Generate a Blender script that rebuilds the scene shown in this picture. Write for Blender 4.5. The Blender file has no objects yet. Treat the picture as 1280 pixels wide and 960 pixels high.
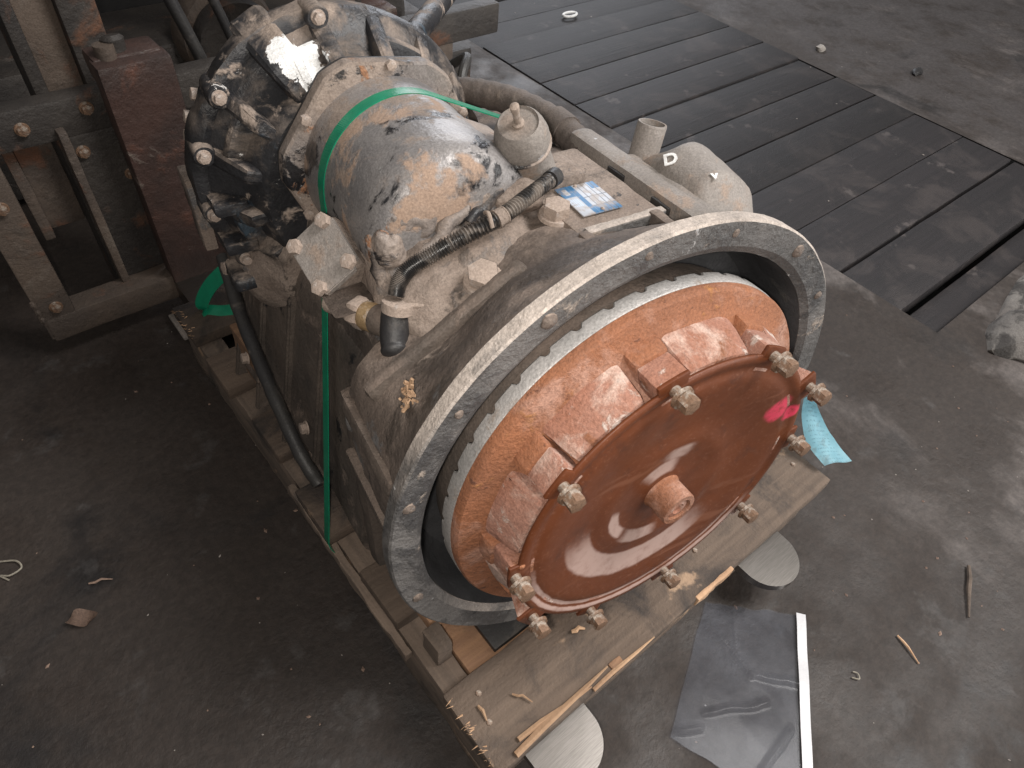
import bpy, bmesh, math, random
from mathutils import Vector, Matrix, noise, Euler

rnd = random.Random(7)
SC = bpy.context.scene
COL = SC.collection
PI = math.pi

# ------------------------------------------------------------------ camera
cd = bpy.data.cameras.new('camera')
cam = bpy.data.objects.new('camera', cd)
COL.objects.link(cam)
R = ((0.77349904, -0.6288941, 0.07868572),
     (-0.43126006, -0.61322402, -0.66179382),
     (0.4644502, 0.47796288, -0.7455451))
right, down, fwd = (Vector(r) for r in R)
CAMPOS = Vector((0.0, 0.0, 1.03))
cam.matrix_world = Matrix((
    (right.x, -down.x, -fwd.x, CAMPOS.x),
    (right.y, -down.y, -fwd.y, CAMPOS.y),
    (right.z, -down.z, -fwd.z, CAMPOS.z),
    (0, 0, 0, 1)))
cd.sensor_width = 36.0
cd.lens = 860.0 / 1280.0 * 36.0
cd.clip_start = 0.01
cd.clip_end = 100.0
SC.camera = cam

# ------------------------------------------------------------------ light
world = bpy.data.worlds.new('World')
SC.world = world
world.use_nodes = True
bg = world.node_tree.nodes['Background']
bg.inputs['Color'].default_value = (1.0, 0.96, 0.92, 1)
bg.inputs['Strength'].default_value = 0.13

def lamp_area(name, loc, target, size, power, color):
    l = bpy.data.lights.new(name, 'AREA')
    l.shape = 'RECTANGLE'
    l.size, l.size_y = size
    l.energy = power
    l.color = color
    o = bpy.data.objects.new(name, l)
    COL.objects.link(o)
    o.location = loc
    d = Vector(target) - Vector(loc)
    o.rotation_euler = d.to_track_quat('-Z', 'Y').to_euler()
    return o
# roof light over the shop floor, towards the right and the front
lamp_area('daylight_roof', (1.7, -0.75, 3.1), (0.5, 0.5, 0.2), (1.3, 1.3), 80, (1.0, 0.97, 0.94))
# the open door far behind the planks
lamp_area('daylight_door', (3.6, 4.2, 2.3), (0.8, 0.8, 0.2), (2.6, 2.0), 66, (0.90, 0.93, 1.0))
# unseen area light added on the right for cover reflections and front fill
lamp_area('added_side_fill', (2.5, -2.7, 1.0), (0.5, 0.2, 0.45), (4.2, 2.1), 62, (1.0, 0.98, 0.95))
# the phone's own lamp beside the lens
fl = bpy.data.lights.new('phone_lamp', 'POINT')
fl.energy = 10.5
fl.shadow_soft_size = 0.012
fl.color = (1.0, 0.93, 0.85)
fo = bpy.data.objects.new('phone_lamp', fl)
COL.objects.link(fo)
fo.location = CAMPOS - right * 0.022 + down * 0.016 - fwd * 0.02

vs = SC.view_settings
vs.view_transform = 'Standard'
vs.look = 'None'
vs.exposure = 0.6
vs.gamma = 1.0
vs.use_curve_mapping = False

# ------------------------------------------------------------------ materials
class NT:
    def __init__(self, name):
        self.m = bpy.data.materials.new(name)
        self.m.use_nodes = True
        self.t = self.m.node_tree
        self.b = self.t.nodes['Principled BSDF']
        self.tc = self.t.nodes.new('ShaderNodeTexCoord')
        self.co = self.tc.outputs['Object']
    def new(self, k):
        return self.t.nodes.new(k)
    def link(self, a, b):
        self.t.links.new(a, b)
    def val(self, sock, v):
        if hasattr(v, 'is_linked') or isinstance(v, bpy.types.NodeSocket):
            self.link(v, sock)
        else:
            sock.default_value = v
    def coords(self, scale=(1, 1, 1), off=(0, 0, 0), rot=(0, 0, 0), src=None):
        n = self.new('ShaderNodeMapping')
        n.inputs['Scale'].default_value = scale
        n.inputs['Location'].default_value = off
        n.inputs['Rotation'].default_value = rot
        self.link(src or self.co, n.inputs['Vector'])
        return n.outputs['Vector']
    def noise(self, scale, detail=6, rough=0.6, off=0.0, dist=0.0, stretch=(1, 1, 1)):
        n = self.new('ShaderNodeTexNoise')
        n.inputs['Scale'].default_value = scale
        n.inputs['Detail'].default_value = detail
        n.inputs['Roughness'].default_value = rough
        n.inputs['Distortion'].default_value = dist
        self.link(self.coords(stretch, (off, off * 0.7, -off * 0.3)), n.inputs['Vector'])
        return n.outputs['Fac']
    def voronoi(self, scale, off=0.0, feature='F1'):
        n = self.new('ShaderNodeTexVoronoi')
        n.feature = feature
        n.inputs['Scale'].default_value = scale
        self.link(self.coords((1, 1, 1), (off, off, off)), n.inputs['Vector'])
        return n.outputs['Distance']
    def smooth(self, v, lo, hi, a=0.0, b=1.0):
        n = self.new('ShaderNodeMapRange')
        n.interpolation_type = 'SMOOTHSTEP'
        self.val(n.inputs['Value'], v)
        n.inputs['From Min'].default_value = lo
        n.inputs['From Max'].default_value = hi
        n.inputs['To Min'].default_value = a
        n.inputs['To Max'].default_value = b
        return n.outputs['Result']
    def math(self, op, a, b=0.0, c=None):
        n = self.new('ShaderNodeMath')
        n.operation = op
        n.use_clamp = False
        self.val(n.inputs[0], a)
        self.val(n.inputs[1], b)
        if c is not None:
            self.val(n.inputs[2], c)
        return n.outputs[0]
    def mix(self, fac, a, b):
        n = self.new('ShaderNodeMix')
        n.data_type = 'RGBA'
        self.val(n.inputs['Factor'], fac)
        for s, v in ((n.inputs['A'], a), (n.inputs['B'], b)):
            if isinstance(v, tuple):
                v = (v[0], v[1], v[2], 1)
            self.val(s, v)
        return n.outputs['Result']
    def mixf(self, fac, a, b):
        n = self.new('ShaderNodeMix')
        n.data_type = 'FLOAT'
        self.val(n.inputs['Factor'], fac)
        self.val(n.inputs['A'], a)
        self.val(n.inputs['B'], b)
        return n.outputs['Result']
    def up(self, lo=0.2, hi=0.8):
        g = self.new('ShaderNodeNewGeometry')
        s = self.new('ShaderNodeSeparateXYZ')
        self.link(g.outputs['Normal'], s.inputs[0])
        return self.smooth(s.outputs['Z'], lo, hi)
    def bump(self, h, strength=0.3, dist=0.01):
        n = self.new('ShaderNodeBump')
        n.inputs['Strength'].default_value = strength
        n.inputs['Distance'].default_value = dist
        self.val(n.inputs['Height'], h)
        self.link(n.outputs['Normal'], self.b.inputs['Normal'])
    def done(self, col=None, rough=None, metal=None):
        if col is not None:
            self.val(self.b.inputs['Base Color'], (col[0], col[1], col[2], 1) if isinstance(col, tuple) else col)
        if rough is not None:
            self.val(self.b.inputs['Roughness'], rough)
        if metal is not None:
            self.val(self.b.inputs['Metallic'], metal)
        return self.m

def layered(name, base, layers, rough=0.7, metal=0.0, bump=0.25, bscale=120, dust=None, grain=0.25, spot=None):
    """base (c1, c2): broad mottling; layers: (colour, scale, lo, hi, offset, rough, metal); dust: (colour, lo, hi, noise lo, noise hi)"""
    t = NT(name)
    c1, c2 = base
    c = t.mix(t.smooth(t.noise(9, 5, 0.6, 1.3), 0.35, 0.65), c1, c2)
    r, m = rough, metal
    hsum = t.noise(bscale, 5, 0.65, 0.4)
    for (lc, sc, lo, hi, off, lr, lm) in layers:
        f = t.smooth(t.noise(sc, 9, 0.65, off, 0.4), lo, hi)
        c = t.mix(f, c, lc)
        r = t.mixf(f, r, lr)
        m = t.mixf(f, m, lm)
        hsum = t.math('MULTIPLY_ADD', f, 0.35, hsum)
    if dust:
        dc, lo, hi, nlo, nhi = dust
        f = t.math('MULTIPLY', t.up(lo, hi), t.smooth(t.noise(14, 8, 0.65, 4.2, 0.3), nlo, nhi))
        dcol = t.mix(t.smooth(t.noise(40, 6, 0.7, 8.0), 0.3, 0.7), dc, tuple(x * 0.72 for x in dc))
        c = t.mix(f, c, dcol)
        r = t.mixf(f, r, 0.95)
        m = t.mixf(f, m, 0.0)
    if spot:
        # bare white primer where the paint has flaked off
        ctr, rad, dcol = spot
        n = t.new('ShaderNodeVectorMath'); n.operation = 'DISTANCE'
        t.link(t.co, n.inputs[0]); n.inputs[1].default_value = ctr
        dd = t.math('ADD', n.outputs['Value'], t.math('MULTIPLY', t.math('SUBTRACT', t.noise(34, 6, 0.65, 2.5), 0.5), 0.06))
        f = t.smooth(dd, rad, rad * 0.93)
        c = t.mix(f, c, dcol)
        r = t.mixf(f, r, 0.6)
    # fine grain of the surface itself
    g = t.smooth(t.noise(420, 4, 0.7, 2.0), 0.25, 0.75, 1.0 - grain, 1.0 + grain)
    mm = t.new('ShaderNodeVectorMath'); mm.operation = 'SCALE'
    t.val(mm.inputs[0], c); t.val(mm.inputs['Scale'], g)
    t.bump(hsum, bump, 0.006)
    return t.done(mm.outputs[0], r, m)

TAN = (0.272, 0.218, 0.182)
BRN = (0.168, 0.128, 0.104)
DKB = (0.06, 0.048, 0.040)
BLK = (0.016, 0.016, 0.018)
GRY = (0.16, 0.155, 0.155)
ORG = (0.30, 0.125, 0.045)
M = {}
M['case'] = layered('dusty_case_metal', (TAN, BRN), [
    (GRY, 16, 0.57, 0.66, 2.0, 0.55, 0.3),
    ((0.085, 0.066, 0.054), 9, 0.50, 0.66, 31.0, 0.7, 0.0),
    (DKB, 21, 0.575, 0.66, 7.0, 0.6, 0.0),
    (ORG, 30, 0.66, 0.71, 11.0, 0.9, 0.0),
    (BLK, 34, 0.655, 0.69, 17.0, 0.35, 0.0)], 0.85, 0, 0.6, 90, (TAN, 0.0, 0.9, 0.40, 0.62))
M['case_mid'] = layered('greasy_case_metal', ((0.125, 0.097, 0.080), (0.066, 0.052, 0.044)), [
    (DKB, 12, 0.52, 0.66, 7.0, 0.55, 0.0),
    (GRY, 18, 0.60, 0.68, 2.0, 0.55, 0.2),
    (TAN, 15, 0.60, 0.70, 27.0, 0.9, 0.0),
    (ORG, 30, 0.68, 0.72, 11.0, 0.9, 0.0),
    (BLK, 30, 0.64, 0.69, 17.0, 0.3, 0.0)], 0.75, 0, 0.55, 90, ((0.25, 0.195, 0.16), 0.35, 0.95, 0.42, 0.66))
M['case_dark'] = layered('oily_case_metal', ((0.108, 0.086, 0.071), (0.060, 0.050, 0.043)), [
    (BRN, 14, 0.56, 0.68, 3.0, 0.85, 0.0),
    (BLK, 20, 0.60, 0.68, 9.0, 0.4, 0.0)], 0.6, 0, 0.45, 80, (BRN, 0.3, 0.9, 0.3, 0.7))
M['black_chip'] = layered('chipped_black_paint', (BLK, (0.03, 0.03, 0.033)), [
    ((0.33, 0.265, 0.22), 20, 0.58, 0.66, 5.0, 0.9, 0.0),
    ((0.17, 0.135, 0.11), 9, 0.52, 0.66, 6.5, 0.9, 0.0),
    ((0.05, 0.075, 0.10), 13, 0.60, 0.70, 21.0, 0.4, 0.0),
    ((0.62, 0.60, 0.58), 30, 0.68, 0.70, 15.0, 0.6, 0.1)], 0.42, 0, 0.4, 70, ((0.32, 0.255, 0.21), 0.30, 0.95, 0.46, 0.62),
    spot=((-.158, .458, .284), .030, (0.82, 0.82, 0.81)))
M['drum'] = layered('worn_drum_paint', ((0.30, 0.28, 0.27), (0.20, 0.19, 0.19)), [
    (BLK, 15, 0.53, 0.59, 3.2, 0.25, 0.0),
    ((0.31, 0.22, 0.165), 13, 0.52, 0.60, 8.1, 0.9, 0.0),
    ((0.6, 0.6, 0.6), 18, 0.66, 0.70, 13.3, 0.35, 0.6)], 0.40, 0.30, 0.30, 60, (TAN, 0.0, 0.8, 0.50, 0.62))
M['drum_flange'] = layered('worn_flange_paint', ((0.30, 0.24, 0.20), (0.17, 0.15, 0.14)), [
    (BLK, 18, 0.55, 0.60, 3.2, 0.3, 0.0),
    ((0.30, 0.15, 0.08), 22, 0.60, 0.66, 8.1, 0.9, 0.0),
    ((0.6, 0.6, 0.6), 24, 0.64, 0.68, 13.3, 0.3, 0.6)], 0.6, 0.1, 0.5, 60, (TAN, 0.0, 0.8, 0.45, 0.6))
M['ring'] = layered('bare_aluminium_casting', ((0.155, 0.147, 0.142), (0.095, 0.092, 0.090)), [
    ((0.075, 0.074, 0.075), 13, 0.48, 0.60, 2.2, 0.45, 0.3),
    ((0.70, 0.70, 0.70), 28, 0.63, 0.68, 6.0, 0.35, 0.7),
    ((0.30, 0.25, 0.21), 20, 0.61, 0.68, 12.0, 0.9, 0.0),
    (BLK, 40, 0.68, 0.71, 19.0, 0.6, 0.0)], 0.6, 0.25, 0.6, 110, ((0.46, 0.40, 0.355), 0.22, 0.6, 0.25, 0.5))
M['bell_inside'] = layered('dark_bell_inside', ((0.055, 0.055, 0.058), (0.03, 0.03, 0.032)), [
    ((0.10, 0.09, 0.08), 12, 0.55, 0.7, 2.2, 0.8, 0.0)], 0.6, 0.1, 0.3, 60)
M['gear'] = layered('dull_ring_steel', ((0.42, 0.40, 0.385), (0.33, 0.32, 0.31)), [
    ((0.24, 0.20, 0.17), 25, 0.58, 0.70, 4.0, 0.7, 0.1)], 0.5, 0.35, 0.25, 150)
M['rust'] = layered('rusty_cast_drum', ((0.275, 0.108, 0.050), (0.210, 0.086, 0.044)), [
    ((0.36, 0.20, 0.145), 13, 0.50, 0.66, 2.0, 0.8, 0.0),
    ((0.36, 0.16, 0.055), 20, 0.60, 0.70, 9.0, 0.9, 0.0),
    ((0.11, 0.045, 0.028), 48, 0.60, 0.70, 5.0, 0.8, 0.0),
    ((0.13, 0.045, 0.022), 17, 0.60, 0.72, 14.0, 0.8, 0.0)], 0.75, 0, 0.5, 140)
M['rust_pad'] = layered('rust_bloom_pads', ((0.33, 0.170, 0.125), (0.27, 0.115, 0.070)), [
    ((0.50, 0.36, 0.30), 16, 0.46, 0.62, 2.0, 0.85, 0.0),
    ((0.52, 0.43, 0.38), 34, 0.58, 0.66, 5.0, 0.85, 0.0),
    ((0.20, 0.075, 0.032), 20, 0.58, 0.70, 14.0, 0.8, 0.0)], 0.8, 0, 0.5, 160)
M['bolt'] = layered('rusted_bolt_steel', ((0.175, 0.105, 0.066), (0.135, 0.066, 0.034)), [
    ((0.34, 0.29, 0.245), 60, 0.52, 0.64, 2.0, 0.6, 0.4),
    ((0.10, 0.06, 0.04), 70, 0.58, 0.68, 14.0, 0.8, 0.0)], 0.6, 0.2, 0.3, 300)
M['dusty_bolt'] = layered('dusty_bolt_steel', ((0.34, 0.27, 0.225), (0.25, 0.2, 0.165)), [
    ((0.46, 0.40, 0.36), 60, 0.55, 0.68, 2.0, 0.6, 0.2)], 0.8, 0.0, 0.3, 250)
M['alu'] = layered('dusty_aluminium', ((0.265, 0.238, 0.217), (0.195, 0.173, 0.155)), [
    ((0.27, 0.21, 0.17), 22, 0.55, 0.66, 2.0, 0.9, 0.0),
    ((0.55, 0.54, 0.53), 30, 0.66, 0.70, 6.0, 0.4, 0.5)], 0.65, 0.1, 0.3, 140, (TAN, 0.2, 0.9, 0.5, 0.7))
M['rubber'] = layered('dusty_black_rubber', ((0.024, 0.023, 0.024), (0.036, 0.034, 0.032)), [
    ((0.11, 0.095, 0.082), 16, 0.56, 0.72, 2.0, 0.9, 0.0)], 0.5, 0, 0.15, 200)
M['corrugated'] = layered('corrugated_black_plastic', ((0.018, 0.018, 0.019), (0.03, 0.028, 0.027)), [
    ((0.17, 0.145, 0.125), 30, 0.48, 0.62, 2.0, 0.8, 0.0)], 0.30, 0, 0.1, 200)
M['hose'] = layered('dusty_brown_hose', ((0.13, 0.105, 0.09), (0.085, 0.07, 0.062)), [
    ((0.20, 0.16, 0.13), 16, 0.55, 0.66, 2.0, 0.9, 0.0)], 0.75, 0, 0.3, 150)
M['brass'] = layered('dirty_brass', ((0.42, 0.29, 0.16), (0.30, 0.22, 0.15)), [
    ((0.28, 0.23, 0.19), 50, 0.52, 0.62, 2.0, 0.9, 0.0)], 0.4, 0.5, 0.2, 200)
M['old_steel'] = layered('old_dark_mast_steel', ((0.032, 0.028, 0.026), (0.050, 0.043, 0.038)), [
    ((0.10, 0.085, 0.075), 15, 0.60, 0.72, 2.0, 0.7, 0.1),
    ((0.12, 0.055, 0.03), 9, 0.56, 0.70, 9.0, 0.85, 0.0),
    ((0.32, 0.29, 0.26), 32, 0.69, 0.74, 19.0, 0.6, 0.3)], 0.6, 0.15, 0.5, 70)
M['mast_brown'] = layered('brown_dusty_mast_steel', ((0.105, 0.078, 0.060), (0.066, 0.051, 0.042)), [
    ((0.13, 0.105, 0.085), 11, 0.56, 0.72, 2.0, 0.8, 0.0),
    ((0.13, 0.06, 0.035), 10, 0.56, 0.70, 9.0, 0.85, 0.0),
    (DKB, 13, 0.58, 0.70, 19.0, 0.6, 0.0)], 0.7, 0.05, 0.5, 70)
M['fork_red'] = layered('dark_red_brown_fork', ((0.060, 0.034, 0.028), (0.038, 0.025, 0.022)), [
    ((0.11, 0.048, 0.032), 10, 0.56, 0.70, 2.0, 0.6, 0.0),
    ((0.15, 0.12, 0.10), 17, 0.63, 0.74, 9.0, 0.8, 0.0)], 0.5, 0.0, 0.5, 60)
t = NT('scuffed_fork_steel')
_sc = t.noise(1.0, 6, 0.7, 2.0, 0.0, (40, 900, 40))
t.bump(_sc, 0.05, 0.001)
M['tine_steel'] = t.done(t.mix(t.smooth(_sc, 0.3, 0.7), (0.30, 0.28, 0.26), (0.21, 0.195, 0.18)), 0.29, 1.0)
M['white_paint'] = layered('white_chipped_paint', ((0.80, 0.80, 0.79), (0.74, 0.73, 0.72)), [
    ((0.5, 0.47, 0.44), 60, 0.60, 0.70, 3.0, 0.7, 0.0)], 0.5, 0, 0.2, 120)
M['white_chip'] = layered('bright_chipped_metal', ((0.72, 0.71, 0.70), (0.6, 0.59, 0.58)), [], 0.4, 0.5, 0.5, 160)

def wood(name, c1, c2, c3, axis=0, rough=0.85, fresh=None):
    t = NT(name)
    st = [60, 60, 60]; st[axis] = 3.0
    oi = t.new('ShaderNodeObjectInfo')
    n = t.new('ShaderNodeTexNoise')
    n.inputs['Scale'].default_value = 1.0; n.inputs['Detail'].default_value = 8; n.inputs['Roughness'].default_value = 0.65
    v = t.new('ShaderNodeVectorMath'); v.operation = 'ADD'
    t.link(t.coords(tuple(st)), v.inputs[0])
    k = t.new('ShaderNodeVectorMath'); k.operation = 'SCALE'
    k.inputs[0].default_value = (31, 17, 23); t.link(oi.outputs['Random'], k.inputs['Scale'])
    t.link(k.outputs[0], v.inputs[1]); t.link(v.outputs[0], n.inputs['Vector'])
    c = t.mix(t.smooth(n.outputs['Fac'], 0.3, 0.7), c1, c2)
    c = t.mix(t.smooth(t.noise(7, 7, 0.65, 3.0, 0.5), 0.48, 0.66), c, c3)
    if fresh:
        c = t.mix(t.smooth(t.noise(11, 6, 0.6, 9.0), 0.63, 0.70), c, fresh)
    vv = t.new('ShaderNodeVectorMath'); vv.operation = 'SCALE'
    t.val(vv.inputs[0], c); t.val(vv.inputs['Scale'], t.smooth(oi.outputs['Random'], 0.0, 1.0, 0.75, 1.3))
    c = vv.outputs[0]
    h = t.math('MULTIPLY_ADD', n.outputs['Fac'], 1.0, t.noise(200, 4, 0.6, 1.0))
    t.bump(h, 0.5, 0.004)
    return t.done(c, rough, 0)
M['wood_x'] = wood('weathered_pallet_board', (0.125, 0.091, 0.068), (0.080, 0.058, 0.044), (0.034, 0.028, 0.025), 0, fresh=(0.28, 0.19, 0.125))
M['wood_y'] = wood('weathered_pallet_stringer', (0.20, 0.15, 0.115), (0.12, 0.092, 0.073), (0.07, 0.056, 0.047), 1, fresh=(0.34, 0.23, 0.15))
M['wood_fresh'] = wood('fresh_split_wood', (0.52, 0.34, 0.21), (0.40, 0.245, 0.145), (0.33, 0.20, 0.12), 0)
M['wood_warm'] = wood('warm_timber_block', (0.32, 0.185, 0.105), (0.22, 0.125, 0.075), (0.11, 0.075, 0.052), 0)
M['plank'] = wood('oil_black_floor_plank', (0.0175, 0.0145, 0.0155), (0.0110, 0.0095, 0.0105), (0.032, 0.0262, 0.0255), 0, 0.62, fresh=(0.058, 0.049, 0.047))

def plastic(name, c, rough):
    t = NT(name)
    n = t.noise(60, 4, 0.6, 1.0)
    cc = t.mix(t.smooth(n, 0.3, 0.7), c, tuple(x * 0.8 for x in c))
    cc = t.mix(t.math('MULTIPLY', t.smooth(t.noise(22, 7, 0.7, 6.0), 0.54, 0.70), 0.55), cc, (0.10, 0.12, 0.085))
    ridge = t.new('ShaderNodeTexWave'); ridge.inputs['Scale'].default_value = 180
    t.link(t.co, ridge.inputs['Vector'])
    t.bump(ridge.outputs['Fac'], 0.12, 0.0008)
    return t.done(cc, rough, 0)
M['strap'] = plastic('green_packing_band', (0.006, 0.235, 0.125), 0.32)

# rust-brown cover with a soft sheen and pink spots
def cover_mat():
    t = NT('rust_brown_cover_face')
    c = t.mix(t.smooth(t.noise(10, 6, 0.6, 1.0), 0.35, 0.65), (0.128, 0.0370, 0.0130), (0.098, 0.0285, 0.0108))
    c = t.mix(t.smooth(t.noise(140, 5, 0.7, 4.0), 0.55, 0.75), c, (0.17, 0.066, 0.036))
    c = t.mix(t.smooth(t.noise(24, 7, 0.7, 7.0), 0.56, 0.70), c, (0.078, 0.026, 0.013))
    c = t.mix(t.smooth(t.noise(330, 4, 0.7, 9.0), 0.58, 0.72), c, (0.20, 0.085, 0.05))
    c = t.mix(t.smooth(t.noise(7, 5, 0.6, 12.0, 0, (1, 1, 6)), 0.60, 0.70), c, (0.15, 0.055, 0.028))
    # pale arcs and patches set around the hub, ragged at their borders
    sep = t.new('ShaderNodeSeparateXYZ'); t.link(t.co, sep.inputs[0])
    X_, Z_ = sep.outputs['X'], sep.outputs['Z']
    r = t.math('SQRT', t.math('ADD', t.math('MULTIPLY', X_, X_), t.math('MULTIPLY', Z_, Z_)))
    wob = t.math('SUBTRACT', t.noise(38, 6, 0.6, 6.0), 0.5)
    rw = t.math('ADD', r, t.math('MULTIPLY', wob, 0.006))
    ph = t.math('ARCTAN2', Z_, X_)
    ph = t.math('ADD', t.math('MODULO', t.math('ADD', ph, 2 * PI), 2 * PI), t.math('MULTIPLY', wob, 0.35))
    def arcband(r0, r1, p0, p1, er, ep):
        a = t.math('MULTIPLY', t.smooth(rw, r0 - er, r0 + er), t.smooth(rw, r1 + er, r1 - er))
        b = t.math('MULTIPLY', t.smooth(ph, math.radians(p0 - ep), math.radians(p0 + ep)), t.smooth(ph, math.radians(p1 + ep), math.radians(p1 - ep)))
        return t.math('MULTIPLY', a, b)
    layer = arcband(.092, .124, 192, 304, .0025, 16)
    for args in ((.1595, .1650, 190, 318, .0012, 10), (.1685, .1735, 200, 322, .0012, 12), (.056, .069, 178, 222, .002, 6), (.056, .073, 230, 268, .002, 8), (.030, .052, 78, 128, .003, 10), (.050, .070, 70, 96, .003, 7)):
        layer = t.math('MAXIMUM', layer, arcband(*args))
    layer = t.math('MULTIPLY', layer, t.smooth(t.noise(70, 6, 0.65, 3.3), 0.22, 0.55, 0.55, 1.0))
    c = t.mix(t.math('MULTIPLY', layer, 0.85), c, (0.42, 0.30, 0.262))
    # two pink spots near the right rim
    def spot(x, z, s):
        n = t.new('ShaderNodeVectorMath'); n.operation = 'DISTANCE'
        w = t.new('ShaderNodeVectorMath'); w.operation = 'MULTIPLY'
        t.link(t.co, w.inputs[0]); w.inputs[1].default_value = (1, 0, 1)
        t.link(w.outputs[0], n.inputs[0]); n.inputs[1].default_value = (x, 0, z)
        d = t.math('ADD', n.outputs['Value'], t.math('MULTIPLY', t.math('SUBTRACT', t.noise(60, 5, 0.6, 2.0), 0.5), 0.012))
        return t.math('MULTIPLY', t.smooth(d, s, s * 0.6), t.smooth(t.noise(170, 5, 0.7, 3.0), 0.30, 0.52, 0.35, 1.0))
    c = t.mix(t.math('MULTIPLY', spot(0.136, 0.060, 0.021), 0.85), c, (0.62, 0.05, 0.10))
    c = t.mix(t.math('MULTIPLY', spot(0.160, 0.044, 0.015), 0.9), c, (0.72, 0.05, 0.11))
    t.bump(t.math('MULTIPLY_ADD', t.noise(260, 4, 0.7, 1.0), 0.25, t.noise(12, 3, 0.5, 2.0)), 0.06, 0.002)
    rough = t.smooth(t.noise(35, 6, 0.65, 5.0), 0.3, 0.7, 0.36, 0.55)
    rough = t.mixf(layer, rough, 0.6)
    t.b.inputs['Specular IOR Level'].default_value = 0.34
    return t.done(c, rough, 0.0)
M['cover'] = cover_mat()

def plate_mat():
    t = NT('printed_data_plate')
    sep = t.new('ShaderNodeSeparateXYZ'); t.link(t.tc.outputs['Generated'], sep.inputs[0])
    x, y = sep.outputs['X'], sep.outputs['Y']
    white, blue = (0.40, 0.42, 0.46), (0.030, 0.135, 0.28)
    c = t.mix(0.0, white, white)
    def band(v, lo, hi, e=0.012):
        return t.math('MULTIPLY', t.smooth(v, lo - e, lo + e), t.smooth(v, hi + e, hi - e))
    def rect(c, x0, x1, y0, y1, col):
        return t.mix(t.math('MULTIPLY', band(x, x0, x1), band(y, y0, y1)), c, col)
    c = rect(c, 0.0, 0.30, 0.62, 1.0, blue)
    c = rect(c, 0.30, 0.42, 0.0, 1.0, blue)
    c = rect(c, 0.10, 0.22, 0.70, 0.90, white)
    c = rect(c, 0.42, 1.0, 0.0, 0.22, blue)
    c = rect(c, 0.80, 1.0, 0.75, 1.0, blue)
    for xx in (0.52, 0.64, 0.76, 0.88):
        c = rect(c, xx, xx + 0.02, 0.0, 1.0, (0.05, 0.06, 0.08))
    for yy in (0.22, 0.52):
        c = rect(c, 0.42, 1.0, yy, yy + 0.02, (0.05, 0.06, 0.08))
    for k in range(5):
        c = rect(c, 0.03 + k * 0.05, 0.055 + k * 0.05, 0.30, 0.55, (0.45, 0.55, 0.68))
    c = t.mix(t.math('MULTIPLY', t.smooth(t.noise(60, 6, 0.7, 3.0), 0.46, 0.62), 0.75), c, (0.27, 0.22, 0.18))
    return t.done(c, 0.4, 0.1)
M['plate'] = plate_mat()

def floor_mat():
    t = NT('oily_concrete')
    a = t.noise(1.3, 8, 0.6, 1.0, 0.6)
    c = t.mix(t.smooth(a, 0.38, 0.62), (0.029, 0.0215, 0.0178), (0.038, 0.0290, 0.0242))
    # dry, paler concrete to the right, streaked
    pos = t.new('ShaderNodeSeparateXYZ'); t.link(t.co, pos.inputs[0])
    lane = t.math('ADD', pos.outputs['X'], t.math('MULTIPLY', t.math('SUBTRACT', t.noise(2.5, 6, 0.6, 6.0), 0.5), 0.9))
    side = t.smooth(lane, 0.75, 1.35)
    dry = t.smooth(t.noise(5.5, 8, 0.65, 4.0, 0.3, (1.0, 0.6, 1)), 0.48, 0.68)
    c = t.mix(t.math('MULTIPLY', side, dry), c, (0.115, 0.099, 0.092))
    far = t.smooth(lane, 2.45, 2.75)
    c = t.mix(t.math('MULTIPLY', far, t.smooth(t.noise(9, 7, 0.65, 12.0), 0.3, 0.6)), c, (0.060, 0.052, 0.050))
    oil = t.smooth(t.noise(3.2, 7, 0.6, 9.0, 0.8), 0.56, 0.72)
    c = t.mix(t.math('MULTIPLY', oil, 0.8), c, (0.014, 0.013, 0.0135))
    blot = t.smooth(t.noise(13, 6, 0.6, 15.0), 0.60, 0.70)
    c = t.mix(t.math('MULTIPLY', blot, 0.35), c, (0.085, 0.080, 0.078))
    grit = t.smooth(t.noise(95, 5, 0.7, 3.0), 0.30, 0.74, 0.76, 1.26)
    fleck = t.smooth(t.voronoi(210, 2.0), 0.10, 0.05)
    gate = t.smooth(t.noise(40, 4, 0.6, 22.0), 0.60, 0.68)
    mm = t.new('ShaderNodeVectorMath'); mm.operation = 'SCALE'
    t.val(mm.inputs[0], c); t.val(mm.inputs['Scale'], grit)
    c = t.mix(t.math('MULTIPLY', t.math('MULTIPLY', fleck, gate), 0.4), mm.outputs[0], (0.22, 0.20, 0.185))
    rough = t.smooth(t.noise(6, 6, 0.6, 9.0), 0.35, 0.65, 0.80, 0.50)
    rough = t.mixf(oil, rough, 0.46)
    h = t.math('MULTIPLY_ADD', t.noise(70, 6, 0.7, 3.0), 0.6, t.noise(14, 6, 0.6, 7.0))
    t.bump(h, 0.32, 0.010)
    return t.done(c, rough, 0)
M['floor'] = floor_mat()
M['concrete'] = layered('broken_pale_concrete', ((0.20, 0.185, 0.17), (0.12, 0.108, 0.10)), [
    ((0.055, 0.05, 0.047), 11, 0.5, 0.62, 3.0, 0.9, 0.0), ((0.50, 0.48, 0.46), 20, 0.64, 0.70, 9.0, 0.9, 0.0)], 0.9, 0, 0.8, 50)
M['chip_stone'] = layered('pale_grit', ((0.34, 0.31, 0.28), (0.25, 0.22, 0.2)), [], 0.9, 0, 0.3, 90)
M['leaf'] = layered('dry_leaf', ((0.25, 0.17, 0.13), (0.18, 0.12, 0.095)), [], 0.8, 0, 0.3, 150)
M['wire'] = layered('pale_thin_wire', ((0.30, 0.27, 0.22), (0.2, 0.18, 0.15)), [], 0.6, 0.1, 0.1, 150)
M['pit_dark'] = layered('black_pit', ((0.01, 0.01, 0.01), (0.014, 0.013, 0.013)), [], 0.9, 0, 0.2, 40)

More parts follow.
